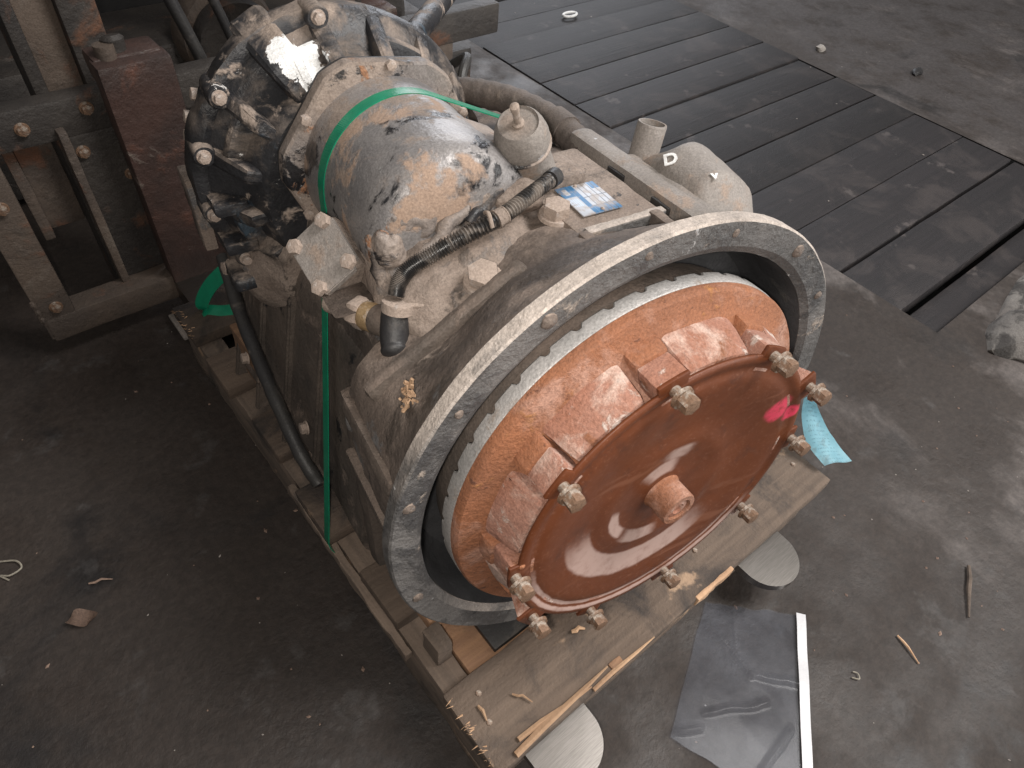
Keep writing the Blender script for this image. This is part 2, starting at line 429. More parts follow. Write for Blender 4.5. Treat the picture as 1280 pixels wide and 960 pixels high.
def tag_mat():
    t = NT('blue_paper_tag')
    sep = t.new('ShaderNodeSeparateXYZ'); t.link(t.tc.outputs['UV'], sep.inputs[0])
    u, v = sep.outputs['X'], sep.outputs['Y']
    c = t.mix(t.smooth(t.noise(50, 4, 0.6, 1), 0.3, 0.7), (0.38, 0.68, 0.77), (0.32, 0.61, 0.71))
    rows = t.math('FRACT', t.math('MULTIPLY', v, 17.0))
    rowm = t.smooth(rows, 0.62, 0.66)
    n = t.new('ShaderNodeTexNoise'); n.inputs['Scale'].default_value = 1.0; n.inputs['Detail'].default_value = 2
    mp = t.coords((26, 17, 1), src=t.tc.outputs['UV']); t.link(mp, n.inputs['Vector'])
    ink = t.math('MULTIPLY', rowm, t.smooth(n.outputs['Fac'], 0.50, 0.56))
    ink = t.math('MULTIPLY', ink, t.math('MULTIPLY', t.smooth(u, 0.12, 0.2), t.smooth(u, 0.9, 0.8)))
    c = t.mix(t.math('MULTIPLY', ink, 0.4), c, (0.05, 0.14, 0.22))
    c = t.mix(t.math('MULTIPLY', t.smooth(t.noise(60, 6, 0.7, 5.0), 0.52, 0.68), 0.5), c, (0.22, 0.30, 0.32))
    return t.done(c, 0.45, 0)
M['tag'] = tag_mat()

def bag_mat():
    t = NT('clear_plastic_film')
    t.b.inputs['Base Color'].default_value = (0.72, 0.72, 0.75, 1)
    t.b.inputs['Roughness'].default_value = 0.5
    t.b.inputs['IOR'].default_value = 1.5
    tr = t.new('ShaderNodeBsdfTransparent'); tr.inputs[0].default_value = (0.9, 0.92, 0.96, 1)
    mx = t.new('ShaderNodeMixShader')
    f = t.smooth(t.noise(16, 5, 0.6, 2.0, 1.2), 0.3, 0.75, 0.015, 0.035)
    t.link(f, mx.inputs[0]); t.link(tr.outputs[0], mx.inputs[1]); t.link(t.b.outputs[0], mx.inputs[2])
    gl = t.new('ShaderNodeBsdfGlossy'); gl.inputs['Roughness'].default_value = 0.17
    fr = t.new('ShaderNodeFresnel'); fr.inputs['IOR'].default_value = 1.55
    mx2 = t.new('ShaderNodeMixShader')
    t.link(t.math('MULTIPLY', fr.outputs[0], 0.14), mx2.inputs[0]); t.link(mx.outputs[0], mx2.inputs[1]); t.link(gl.outputs[0], mx2.inputs[2])
    out = t.t.nodes['Material Output']
    t.link(mx2.outputs[0], out.inputs['Surface'])
    return t.m
M['bag'] = bag_mat()
M['bag_strip'] = layered('white_bag_seal', ((0.66, 0.66, 0.68), (0.58, 0.58, 0.60)), [], 0.4, 0, 0.15, 60, None, 0.05)

# ------------------------------------------------------------------ helpers
def obj(name, bm, mat, parent=None, smooth=35, **tags):
    me = bpy.data.meshes.new(name)
    bmesh.ops.recalc_face_normals(bm, faces=bm.faces)
    bm.to_mesh(me); bm.free()
    for m in (mat if isinstance(mat, list) else [mat]):
        me.materials.append(M[m])
    if smooth:
        me.shade_smooth()
        me.set_sharp_from_angle(angle=math.radians(smooth))
    o = bpy.data.objects.new(name, me)
    COL.objects.link(o)
    if parent is not None:
        o.parent = parent
    for k, v in tags.items():
        o[k] = v
    return o

def thing(name, label, cat, loc=(0, 0, 0), group=None, rot=None):
    o = bpy.data.objects.new(name, None)
    COL.objects.link(o)
    o.empty_display_size = 0.05
    o.location = loc
    if rot is not None:
        o.rotation_euler = rot
    o['label'] = label; o['category'] = cat
    if group: o['group'] = group
    return o

def roughen(bm, amp, scale, seed=0.0, edge=False):
    bm.normal_update()
    for v in bm.verts:
        p = v.co * scale + Vector((seed, seed * 2, -seed))
        v.co += v.normal * amp * (noise.noise(p) + 0.5 * noise.noise(p * 2.3))

def box(bm, lo, hi, bev=0.0, seg=2, mtx=None, cuts=0):
    r = bmesh.ops.create_cube(bm, size=1.0)
    vs_ = r['verts']
    lo, hi = Vector(lo), Vector(hi)
    for v in vs_:
        v.co = Vector(((v.co.x + .5) * (hi.x - lo.x) + lo.x, (v.co.y + .5) * (hi.y - lo.y) + lo.y, (v.co.z + .5) * (hi.z - lo.z) + lo.z))
    if mtx is not None:
        for v in vs_: v.co = mtx @ v.co
    es = list({e for v in vs_ for e in v.link_edges})
    if bev > 0:
        bmesh.ops.bevel(bm, geom=es, offset=bev, segments=seg, profile=0.6, affect='EDGES')
    return bm

def rough_box(lo, hi, bev, cuts=6, amp=0.001, scale=20, seed=0, long_axis=None, mtx=None):
    """box with subdivided faces and an uneven surface"""
    bm = bmesh.new()
    box(bm, lo, hi, bev, 2)
    if long_axis is not None:
        n = cuts
        for k in range(1, n):
            co = Vector(lo).copy(); c = lo[long_axis] + (hi[long_axis] - lo[long_axis]) * k / n
            co[long_axis] = c
            no = Vector((0, 0, 0)); no[long_axis] = 1
            bmesh.ops.bisect_plane(bm, geom=bm.verts[:] + bm.edges[:] + bm.faces[:], plane_co=co, plane_no=no)
    roughen(bm, amp, scale, seed)
    if mtx is not None:
        bmesh.ops.transform(bm, matrix=mtx, verts=bm.verts)
    return bm

def lathe(prof, c=(0, 0), seg=96, a0=0.0, a1=2 * PI, close=False, rad=None, bm=None, caps=True):
    """surface of revolution about an axis along +y through (c.x, c.z); prof = [(r, y)]"""
    bm = bm or bmesh.new()
    full = abs(a1 - a0 - 2 * PI) < 1e-6
    n = seg if full else seg + 1
    rings = []
    for (r, y) in prof:
        ring = []
        for i in range(n):
            a = a0 + (a1 - a0) * i / seg
            rr = r * (rad(a, y) if rad else 1.0)
            ring.append(bm.verts.new((c[0] + rr * math.cos(a), y, c[1] + rr * math.sin(a))))
        rings.append(ring)
    m = len(rings)
    for j in range(m if close else m - 1):
        A, B = rings[j], rings[(j + 1) % m]
        for i in range(n if full else n - 1):
            k = (i + 1) % n
            bm.faces.new((A[i], A[k], B[k], B[i]))
    if not close and caps:
        for ring in (rings[0], rings[-1]):
            try:
                if full: bm.faces.new(ring)
            except ValueError:
                pass
    return bm

def arc_block(r0, r1, y0, y1, a0, a1, seg=6, c=(0, 0), r1b=None, bev=0.003, bm=None, shrink=0.0):
    """block bounded by two radii; outer radius may change from r1 (at y0) to r1b (at y1)"""
    own = bm is None
    bm = bmesh.new() if own else bm
    r1b = r1 if r1b is None else r1b
    nv = []
    for i in range(seg + 1):
        t = i / seg
        a = a0 + (a1 - a0) * t
        ab = a0 + shrink + (a1 - a0 - 2 * shrink) * t
        for (r, y, aa) in ((r0, y0, a), (r1, y0, a), (r1b, y1, ab), (r0, y1, ab)):
            nv.append(bm.verts.new((c[0] + r * math.cos(aa), y, c[1] + r * math.sin(aa))))
    fs = []
    for i in range(seg):
        p, q = nv[i * 4:i * 4 + 4], nv[i * 4 + 4:i * 4 + 8]
        for k in range(4):
            fs.append(bm.faces.new((p[k], p[(k + 1) % 4], q[(k + 1) % 4], q[k])))
    fs.append(bm.faces.new(nv[0:4])); fs.append(bm.faces.new(nv[-4:][::-1]))
    bmesh.ops.recalc_face_normals(bm, faces=fs)
    if bev:
        bm.normal_update()
        es = [e for f in fs for e in f.edges if e.is_valid and e.calc_face_angle(0) > 0.5]
        bmesh.ops.bevel(bm, geom=list(set(es)), offset=bev, segments=2, profile=0.6, affect='EDGES')
    return bm

def frames(pts):
    out = []
    up = Vector((0.13, 0.31, 0.94))
    for i, p in enumerate(pts):
        a = pts[max(0, i - 1)]; b = pts[min(len(pts) - 1, i + 1)]
        t = (b - a).normalized()
        s = t.cross(up)
        if s.length < 1e-4: s = t.cross(Vector((1, 0, 0)))
        s.normalize()
        u = s.cross(t).normalized()
        up = u
        out.append((p, t, s, u))
    return out

def spline(ctrl, n=12):
    c = [Vector(p) for p in ctrl]
    c = [c[0] * 2 - c[1]] + c + [c[-1] * 2 - c[-2]]
    out = []
    for i in range(1, len(c) - 2):
        p0, p1, p2, p3 = c[i - 1:i + 3]
        for k in range(n):
            t = k / n
            out.append(0.5 * ((2 * p1) + (p2 - p0) * t + (2 * p0 - 5 * p1 + 4 * p2 - p3) * t * t + (3 * p1 - p0 - 3 * p2 + p3) * t ** 3))
    out.append(c[-2])
    return out

def tube(pts, r, seg=14, bm=None, cap=True):
    """r: number or function of index"""
    bm = bm or bmesh.new()
    rings = []
    for i, (p, t, s, u) in enumerate(frames([Vector(q) for q in pts])):
        rr = r(i) if callable(r) else r
        rings.append([bm.verts.new(p + s * rr * math.cos(2 * PI * k / seg) + u * rr * math.sin(2 * PI * k / seg)) for k in range(seg)])
    for A, B in zip(rings, rings[1:]):
        for k in range(seg):
            bm.faces.new((A[k], A[(k + 1) % seg], B[(k + 1) % seg], B[k]))
    if cap:
        bm.faces.new(rings[0]); bm.faces.new(rings[-1][::-1])
    return bm

def ribbon(pts, width_dir, w, th=0.0008, bm=None):
    """flat band through pts; width_dir: Vector or list of Vectors"""
    bm = bm or bmesh.new()
    rows = []
    n = len(pts)
    for i, p in enumerate(pts):
        p = Vector(p)
        t = (Vector(pts[min(n - 1, i + 1)]) - Vector(pts[max(0, i - 1)])).normalized()
        wd = Vector(width_dir[i] if isinstance(width_dir, list) else width_dir)
        wd = (wd - t * wd.dot(t)).normalized()
        nn = t.cross(wd).normalized()
        rows.append([bm.verts.new(p + wd * w / 2 + nn * th), bm.verts.new(p - wd * w / 2 + nn * th),
                     bm.verts.new(p - wd * w / 2 - nn * th), bm.verts.new(p + wd * w / 2 - nn * th)])
    for A, B in zip(rows, rows[1:]):
        for k in range(4):
            bm.faces.new((A[k], A[(k + 1) % 4], B[(k + 1) % 4], B[k]))
    bm.faces.new(rows[0]); bm.faces.new(rows[-1][::-1])
    return bm

def align(loc, axis):
    """matrix taking local +z to axis, placed at loc"""
    q = Vector(axis).normalized().to_track_quat('Z', 'Y')
    return Matrix.Translation(Vector(loc)) @ q.to_matrix().to_4x4()

def hexbolt_bm(r, h, shank=0.0, washer=True, rs=None):
    """bolt along +z: shank from 0 to shank, washer, hexagonal head"""
    bm = bmesh.new()
    z = shank
    if shank:
        ret = bmesh.ops.create_cone(bm, cap_ends=True, segments=14, radius1=rs or r * .62, radius2=rs or r * .62, depth=shank + 0.004)
        bmesh.ops.translate(bm, verts=ret['verts'], vec=(0, 0, (shank - 0.004) / 2))
    if washer:
        ret = bmesh.ops.create_cone(bm, cap_ends=True, segments=20, radius1=r * 1.28, radius2=r * 1.2, depth=h * .28)
        bmesh.ops.translate(bm, verts=ret['verts'], vec=(0, 0, z + h * .14)); z += h * .26
    ret = bmesh.ops.create_cone(bm, cap_ends=True, segments=6, radius1=r, radius2=r, depth=h)
    vs_ = ret['verts']
    bmesh.ops.translate(bm, verts=vs_, vec=(0, 0, z + h / 2))
    top = [e for e in {e for v in vs_ for e in v.link_edges} if all(v.co.z > z + h * .9 for v in e.verts)]
    bmesh.ops.bevel(bm, geom=top, offset=r * .16, segments=2, profile=.6, affect='EDGES')
    return bm

_shared = {}
def bolt(parent, loc, axis, r, h, shank=0.0, washer=True, mat='dusty_bolt', name='bolt', spin=None):
    key = (round(r, 4), round(h, 4), round(shank, 4), washer, mat)
    if key not in _shared:
        o = obj(name, hexbolt_bm(r, h, shank, washer), mat, parent)
        _shared[key] = o.data
    else:
        o = bpy.data.objects.new(name, _shared[key]); COL.objects.link(o); o.parent = parent
    o.matrix_local = align(loc, axis) @ Matrix.Rotation(rnd.uniform(0, 1) if spin is None else spin, 4, 'Z')
    return o

# ------------------------------------------------------------------ the setting
# concrete floor: one sheet with the planked pit left open
PX0, PX1, PY0, PY1 = 1.55, 2.55, 0.215, 3.4
bm = bmesh.new()
xs = [-6, -0.5, 0.6, PX0, PX1, 8]; ys = [-5, PY0, 1.2, PY1, 9]
def gridquad(x0, x1, y0, y1, n=8):
    g = [[bm.verts.new((x0 + (x1 - x0) * i / n, y0 + (y1 - y0) * j / n, 0)) for j in range(n + 1)] for i in range(n + 1)]
    for i in range(n):
        for j in range(n):
            bm.faces.new((g[i][j], g[i + 1][j], g[i + 1][j + 1], g[i][j + 1]))
for i in range(len(xs) - 1):
    for j in range(len(ys) - 1):
        if xs[i] >= PX0 and xs[i + 1] <= PX1 and ys[j] >= PY0 and ys[j + 1] <= PY1:
            continue
        gridquad(xs[i], xs[i + 1], ys[j], ys[j + 1])
bmesh.ops.remove_doubles(bm, verts=bm.verts, dist=1e-5)
floor = obj('floor', bm, 'floor', None, 0, kind='structure')
# pit walls and bottom under the planks
bm = bmesh.new()
box(bm, (PX0, PY0, -0.5), (PX1, PY1, -0.49))
for a, b in (((PX0 - .02, PY0, -.49), (PX0, PY1, -.004)), ((PX1, PY0, -.49), (PX1 + .02, PY1, -.004)), ((PX0, PY0 - .02, -.49), (PX1, PY0, -.004))):
    box(bm, a, b)
obj('pit_lining', bm, 'pit_dark', floor, 0)
seams = [0.215, 0.300, 0.478, 0.645, 0.822, 0.978, 1.135, 1.300, 1.462, 1.628, 1.79, 1.947, 2.11, 2.28, 2.44, 2.61, 2.78, 2.95]
for k, (a, b) in enumerate(zip(seams, seams[1:])):
    gap = {0: .006, 1: .007, 4: .004, 11: .004}.get(k, rnd.uniform(.0014, .0030))
    z = rnd.uniform(-0.0025, 0.0005) - (0.022 if k == 0 else 0)
    bm = rough_box((PX0 + rnd.uniform(0.0005, .003), a + gap, -0.045), (PX1 - rnd.uniform(0.0005, .003), b - gap, 0.0), 0.004, 10, 0.0012, 8, k * 3.1, 0)
    o = obj('plank', bm, 'plank', floor)
    o.location.z = z
    o.rotation_euler = (rnd.uniform(-.004, .004), rnd.uniform(-.001, .001), rnd.uniform(-.0012, .0012))

# ------------------------------------------------------------------ pallet
pal = thing('pallet', 'splintered grey-brown wooden pallet carrying the rusty gearbox', 'pallet', (0.515, 0.6, 0))
def W(o):  # parts are written in world coordinates, then made children
    o.matrix_parent_inverse = Matrix.Translation(-o.parent.location)
    return o
PL, PRr, PF, PB, PZ = 0.166, 0.862, 0.113, 1.085, 0.13
for k, x0 in enumerate((PL + .004, 0.49, 0.818)):
    W(obj('stringer', rough_box((x0, PF + .012, 0.0), (x0 + .04, PB - .01, 0.104), 0.003, 40, 0.0022, 26, k * 5.0, 1), 'wood_y', pal))
bys = [(PF, 0.226), (0.335, 0.43), (0.50, 0.60), (0.67, 0.765), (0.84, 0.93), (0.985, PB)]
for k, (a, b) in enumerate(bys):
    xo = (0, 0.004, -0.006, 0.003, -0.003, 0.0)[k]
    W(obj('board', rough_box((PL + xo - .003, a, 0.106), (PRr + (-0.004, .006, 0, .003, 0, -.01)[k], b, PZ), 0.004, 30, 0.0018, 22, 20 + k * 4.0, 0), 'wood_x', pal))
for k, (a, b) in enumerate(((PF + .01, .2), (.55, .65), (.98, 1.07))):
    W(obj('bottom_board', rough_box((PL + .002, a, -0.0), (PRr - .006, b, 0.018), 0.003, 16, 0.001, 22, 50 + k, 0), 'wood_x', pal)).location.z = -0.0
# splintered left edge: a thin split lath still hanging along the side
W(obj('split_lath', rough_box((PL - .010, 0.30, 0.088), (PL + .003, 0.63, 0.107), 0.002, 26, 0.0035, 40, 77, 1), 'wood_y', pal))
# torn fibres on the left edge and the front edge
def splinters(n, place, mat, parent, name):
    bm = bmesh.new()
    for i in range(n):
        p, d, l, w = place(i)
        d = Vector(d).normalized(); s = d.cross(Vector((0, 0, 1))).normalized(); u = s.cross(d)
        p = Vector(p)
        q = [p + s * w, p - s * w, p + u * w, p + d * l]
        v = [bm.verts.new(c) for c in q]
        for f in ((0, 1, 3), (1, 2, 3), (2, 0, 3), (0, 2, 1)):
            bm.faces.new([v[j] for j in f])
    o = W(obj(name, bm, mat, parent, 0)); o['kind'] = 'stuff'
    return o
splinters(110, lambda i: ((PL + rnd.uniform(.0, .012), (rnd.uniform(.118, .225) if i < 60 else rnd.uniform(.99, 1.08)), .1285 + rnd.uniform(-.003, .002)),
          (-1, rnd.uniform(-.5, .6), rnd.uniform(-.1, .5)), rnd.uniform(.004, .012), rnd.uniform(.0006, .0014)), 'wood_fresh', pal, 'splinter_fringe')
for (p, q, w) in (((.192, .117, .1335), (.352, .124, .1325), .0045), ((.205, .128, .1335), (.318, .118, .133), .0035), ((.318, .114, .130), (.43, .113, .1325), .003)):
    p, q = Vector(p), Vector(q)
    bm = tube([p, p.lerp(q, .3) + Vector((0, .001, .001)), p.lerp(q, .7), q], lambda i, w=w: w * (1, 1.1, .8, .25)[i], 6)
    W(obj('sliver', bm, 'wood_fresh', pal))
W(obj('split_patch', rough_box((.52, PF - .003, .109), (.60, PF + .004, .131), .002, 12, .002, 60, 9, 0), 'wood_fresh', pal))
W(obj('split_patch', rough_box((.355, PF - .001, .118), (.375, PF + .012, .1325), .002, 6, .0015, 60, 19, 0), 'wood_warm', pal))
for (x, y) in ((.575, .165), (.19, .165), (.20, .20), (.83, .17), (.52, .19)):
    bm = bmesh.new(); bmesh.ops.create_cone(bm, cap_ends=True, segments=10, radius1=.0045, radius2=.0035, depth=.003)
    o = W(obj('nail_head', bm, 'bolt', pal)); o.location = (x, y, PZ + .001)

def single(name, bm, mat, label, cat, smooth=35, group=None):
    """a thing that is one mesh; origin moved to the base centre"""
    xs_ = [v.co for v in bm.verts]
    c = Vector((sum(v.x for v in xs_) / len(xs_), sum(v.y for v in xs_) / len(xs_), min(v.z for v in xs_)))
    for v in bm.verts: v.co -= c
    o = obj(name, bm, mat, None, smooth, label=label, category=cat)
    o.location = c
    if group: o['group'] = group
    return o

# timber chocks and rubber pad between pallet and bell housing
single('timber_block', rough_box((0.196, .300, .1315), (.345, .334, .158), .003, 10, .001, 30, 3, 0), 'wood_warm',
       'warm brown timber block wedged under the bell housing on the pallet', 'timber')
single('timber_offcut', rough_box((0.182, .262, .1085), (.206, .298, .160), .004, 6, .0016, 40, 13, 2), 'wood_y',
       'short rough timber offcut at the pallet edge beside the warm block', 'timber')
single('rubber_pad', rough_box((.252, .232, .111), (.40, .296, .123), .002, 8, .0006, 30, 5, 0), 'rubber',
       'flat black rubber pad in the gap behind the front pallet board', 'pad')
W(obj('board', rough_box((0.2115, .228, .088), (.4885, .333, .1075), .003, 10, .001, 22, 91, 0), 'wood_warm', pal))

# ------------------------------------------------------------------ gearbox (axis along local +y, front at -y)
ya, pi_ = math.radians(8.4), math.radians(-4.6)
n_ = Vector((math.sin(ya) * math.cos(pi_), math.cos(ya) * math.cos(pi_), math.sin(pi_)))
a_ = Vector((math.cos(ya), -math.sin(ya), 0))
b_ = a_.cross(n_)
GO = Vector((.4126, .243, .433))
gb = thing('gearbox', 'dirty vehicle gearbox with rusty torque converter strapped to the pallet', 'gearbox')
gb.matrix_world = Matrix(((a_.x, n_.x, b_.x, GO.x), (a_.y, n_.y, b_.y, GO.y), (a_.z, n_.z, b_.z, GO.z), (0, 0, 0, 1)))
GM = gb.matrix_world.copy()

# --- bell housing: ring with dark inside and cone behind
def ringwob(a, y):
    return 1.0 + 0.0022 * noise.noise(Vector((math.cos(a) * 6, math.sin(a) * 6, y * 40))) + 0.0012 * noise.noise(Vector((math.cos(a) * 25, math.sin(a) * 25, y * 60)))
bell = obj('bell_housing', lathe([(.2405, .022), (.2435, .006), (.2452, -.0090), (.2530, -.0138), (.2770, -.0146), (.2790, -.0128), (.2790, .0005), (.2770, .0025),
                                  (.266, .0040), (.258, .010)], seg=220, close=True, rad=ringwob), 'ring', gb, 22)
CONE = [(.265, .0042), (.263, .012), (.254, .03), (.244, .048), (.232, .066), (.218, .085), (.204, .105), (.196, .125), (.192, .16)]
def flare(a, y):
    """the bell stays wide on the left and below, where it runs into the case, and narrows on top"""
    d = math.degrees(a) % 360
    if d < 118: f = max(0.0, min(1.0, (40 - d) / 30.0))
    else: f = max(0.0, min(1.0, (d - 132) / 30.0))
    f = f * f * (3 - 2 * f)
    base = next((r0 + (r1 - r0) * (y - y0) / (y1 - y0) for (r0, y0), (r1, y1) in zip(CONE, CONE[1:]) if y0 <= y <= y1 + 1e-9), .2)
    wide = .262 - .07 * max(0, y - .01)
    return (base + (wide - base) * f) / base * ringwob(a, y)
bm = lathe([(next((r0 + (r1 - r0) * (y - y0) / (y1 - y0) for (r0, y0), (r1, y1) in zip(CONE, CONE[1:]) if y0 <= y <= y1 + 1e-9)), y) for y in [.0042 + (.1555 * k / 24) for k in range(25)]] + [(.10, .165)], seg=180, rad=lambda a, y: flare(a, min(y, .16)) if y < .162 else 1.0, caps=False)
roughen(bm, .0024, 26, 3); roughen(bm, .001, 90, 5)
obj('bell_cone', bm, 'case_mid', bell, 45)
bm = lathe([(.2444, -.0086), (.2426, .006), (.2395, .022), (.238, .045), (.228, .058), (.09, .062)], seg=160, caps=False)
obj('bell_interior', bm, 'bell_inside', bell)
for (ang, rr, rad) in ((118, .266, .0078), (97, .2675, .004), (52, .266, .007), (163, .266, .006), (-164, .266, .006), (30, .266, .005), (76, .2665, .004), (140, .2665, .004)):
    a = math.radians(ang)
    bm = bmesh.new(); bmesh.ops.create_uvsphere(bm, u_segments=12, v_segments=8, radius=rad)
    for v in bm.verts: v.co.z *= .45
    roughen(bm, .0012, 200, ang)
    o = obj('dowel_end', bm, 'case_mid', bell)
    o.matrix_local = align((rr * math.cos(a), -.0145, rr * math.sin(a)), (0, -1, 0))
# ribs on the outside of the cone
for ang, w in ((167, 4), (-176, 4), (-160, 5)):
    a = math.radians(ang); h = math.radians(w / 2)
    obj('rib', arc_block(.251, .266, .024, .150, a - h, a + h, 3, r1b=.262, bev=.004), 'case_dark', bell)

# --- torque converter
conv = obj('torque_converter', lathe([(.10, .055), (.20, .03), (.2, -.006), (.2165, -.0140), (.2165, -.0225), (.2145, -.0255), (.2005, -.0295), (.190, -.034), (.181, -.040),
                                     (.168, -.048), (.1645, -.060), (.164, -.0745), (.150, -.0745), (.150, -.050)], seg=180), 'rust', gb, 40)
# steel ring with scalloped rear edge
NT_ = 40
def gear():
    bm = bmesh.new()
    seg = NT_ * 12
    prof = [(.196, .004, 0), (.2158, .004, 1), (.2175, .002, 1), (.2175, -.0125, 0), (.2168, -.0138, 0), (.196, -.0138, 0)]
    rings = []
    for (r, y, sc) in prof:
        ring = []
        for i in range(seg):
            a = 2 * PI * i / seg
            ph = (i % 12) / 12.0
            d = max(0.0, 1 - ((ph - .5) / .16) ** 2)
            yy = y - (.0048 * math.sqrt(d) if sc else 0)
            ring.append(bm.verts.new((r * math.cos(a), yy, r * math.sin(a))))
        rings.append(ring)
    for j in range(len(rings)):
        A, B = rings[j], rings[(j + 1) % len(rings)]
        for i in range(seg):
            bm.faces.new((A[i], A[(i + 1) % seg], B[(i + 1) % seg], B[i]))
    return bm
obj('starter_ring', gear(), 'gear', conv, 30)
obj('inner_drum', lathe([(.192, .002), (.206, .006), (.209, .02), (.205, .04), (.15, .05)], seg=96), 'case_dark', conv)
boltp = [(857, 505, 102, .172), (978, 458, 62, .179), (1030, 486, 24.5, .196), (1000, 556, -3, .187), (933, 641, -38, .181), (838, 718, -78, .169), (745, 772, -114, .182), (670, 786, -147, .192), (652, 735, 180, .184), (717, 621, 142, .178)]
for k, (_, _, ang, br) in enumerate(boltp):
    a = math.radians(ang)
    nxt = boltp[(k + 1) % 10][2]
    gapa = (ang - nxt) % 360
    # wide pad between this bolt and the next one clockwise
    p0, p1 = a - math.radians(5.9), a - math.radians(gapa - 7.0)
    bm = arc_block(.150, .1935, -.0285, -.0735, p1, p0, 10, r1b=.1800, bev=.0085, shrink=.014)
    bmesh.ops.subdivide_edges(bm, edges=[e for e in bm.edges if e.calc_length() > .012], cuts=2, use_grid_fill=True)
    roughen(bm, .0018, 40, k)
    obj('pad', bm, 'rust_pad', conv)
    # stepped boss that carries the bolt
    obj('boss', arc_block(.150, .196, -.022, -.050, a - math.radians(5.6), a + math.radians(5.4), 5, r1b=.1935, bev=.006), 'rust', conv)
    obj('boss', arc_block(.150, .1895, -.048, -.0765, a - math.radians(5.3), a + math.radians(5.0), 5, r1b=.1885 if k not in (2, 7) else .198, bev=.0035), 'rust_pad', conv)
# pressed cover: dished rings
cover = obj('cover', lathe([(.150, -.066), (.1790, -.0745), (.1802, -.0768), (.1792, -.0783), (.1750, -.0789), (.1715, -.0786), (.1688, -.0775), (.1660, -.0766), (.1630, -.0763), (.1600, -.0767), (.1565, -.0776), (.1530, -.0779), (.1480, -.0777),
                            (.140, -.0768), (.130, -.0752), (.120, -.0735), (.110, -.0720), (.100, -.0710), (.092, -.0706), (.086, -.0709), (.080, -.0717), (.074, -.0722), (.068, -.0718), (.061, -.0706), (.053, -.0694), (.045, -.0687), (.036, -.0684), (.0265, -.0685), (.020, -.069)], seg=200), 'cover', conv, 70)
for k, (_, _, ang, br) in enumerate(boltp):
    a = math.radians(ang)
    br = .5 * br + .5 * .182
    # ear of the cover under the bolt
    bm = arc_block(.172, .190 if k not in (2, 7) else .199, -.0745, -.0786, a - math.radians(5), a + math.radians(5), 6, bev=.0015)
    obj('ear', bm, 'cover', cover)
    bolt(conv, (br * math.cos(a), -.0788, br * math.sin(a)), (0, -1, 0), .0090, .0115, .0085, True, 'bolt')
# hub spigot
hub = obj('hub', lathe([(.0255, -.066), (.0222, -.0690), (.0205, -.072), (.0205, -.0945), (.0195, -.0965), (.0142, -.0965), (.0132, -.095), (.0132, -.089), (.004, -.087)], seg=48), 'rust', conv)
obj('hub_plug', lathe([(.0128, -.088), (.0118, -.0940), (.0070, -.0950), (.0055, -.0925), (.001, -.092)], seg=24), 'rust_pad', hub)
bm = bmesh.new(); bmesh.ops.create_uvsphere(bm, u_segments=10, v_segments=8, radius=.0045)
o = obj('grease_nipple', bm, 'rust', cover); o.location = (-.176, -.076, .012)

# --- main case: loft of sections along y
def section(pts, y, n=64):
    """resample a closed polygon (x,z) evenly with slight rounding"""
    P = [Vector((p[0], p[1])) for p in pts]
    for _ in range(2):
        Q = []
        for i, p in enumerate(P):
            q = P[(i + 1) % len(P)]
            Q += [p.lerp(q, .22), p.lerp(q, .78)]
        P = Q
    L = [0]
    for i in range(len(P)):
        L.append(L[-1] + (P[(i + 1) % len(P)] - P[i]).length)
    out = []
    j = 0
    for k in range(n):
        d = L[-1] * k / n
        while L[j + 1] < d: j += 1
        t = (d - L[j]) / max(1e-9, L[j + 1] - L[j])
        q = P[j].lerp(P[(j + 1) % len(P)], t)
        out.append((q.x, y, q.y))
    return out
def loft(secs, n=72, sub=5):
    bm = bmesh.new()
    S = [section(p, y, n) for (y, p) in secs]
    rows = []
    for A, B in zip(S, S[1:]):
        for k in range(sub):
            t = k / sub
            rows.append([tuple(a[i] + (b[i] - a[i]) * t for i in range(3)) for a, b in zip(A, B)])
    rows.append(S[-1])
    V = [[bm.verts.new(p) for p in r] for r in rows]
    for A, B in zip(V, V[1:]):
        for i in range(n):
            bm.faces.new((A[i], A[(i + 1) % n], B[(i + 1) % n], B[i]))
    bm.faces.new(V[0]); bm.faces.new(V[-1][::-1])
    return bm
def csec(dx=0, dz=0, s=1.0):
    return [(-.240 * s, -.262), (-.225, -.12), (-.205 + dx, .03), (-.190 + dx, .100 + dz), (-.135, .150 + dz), (-.06, .176 + dz), (.02, .190 + dz), (.125, .188 + dz), (.165, .150), (.205, .05), (.225, -.10), (.22, -.255), (0, -.268)]
bm = loft([(.105, csec(.02, -.02, .97)), (.112, csec(0, -.004)), (.15, csec()), (.24, csec(0, .004)), (.33, csec(.0, -.01)), (.44, csec(.01, -.03)), (.56, csec(.03, -.07, .98))])
roughen(bm, .0035, 18, 2.0)
roughen(bm, .0012, 60, 5.0)
case = obj('main_case', bm, 'case_mid', gb, 50)
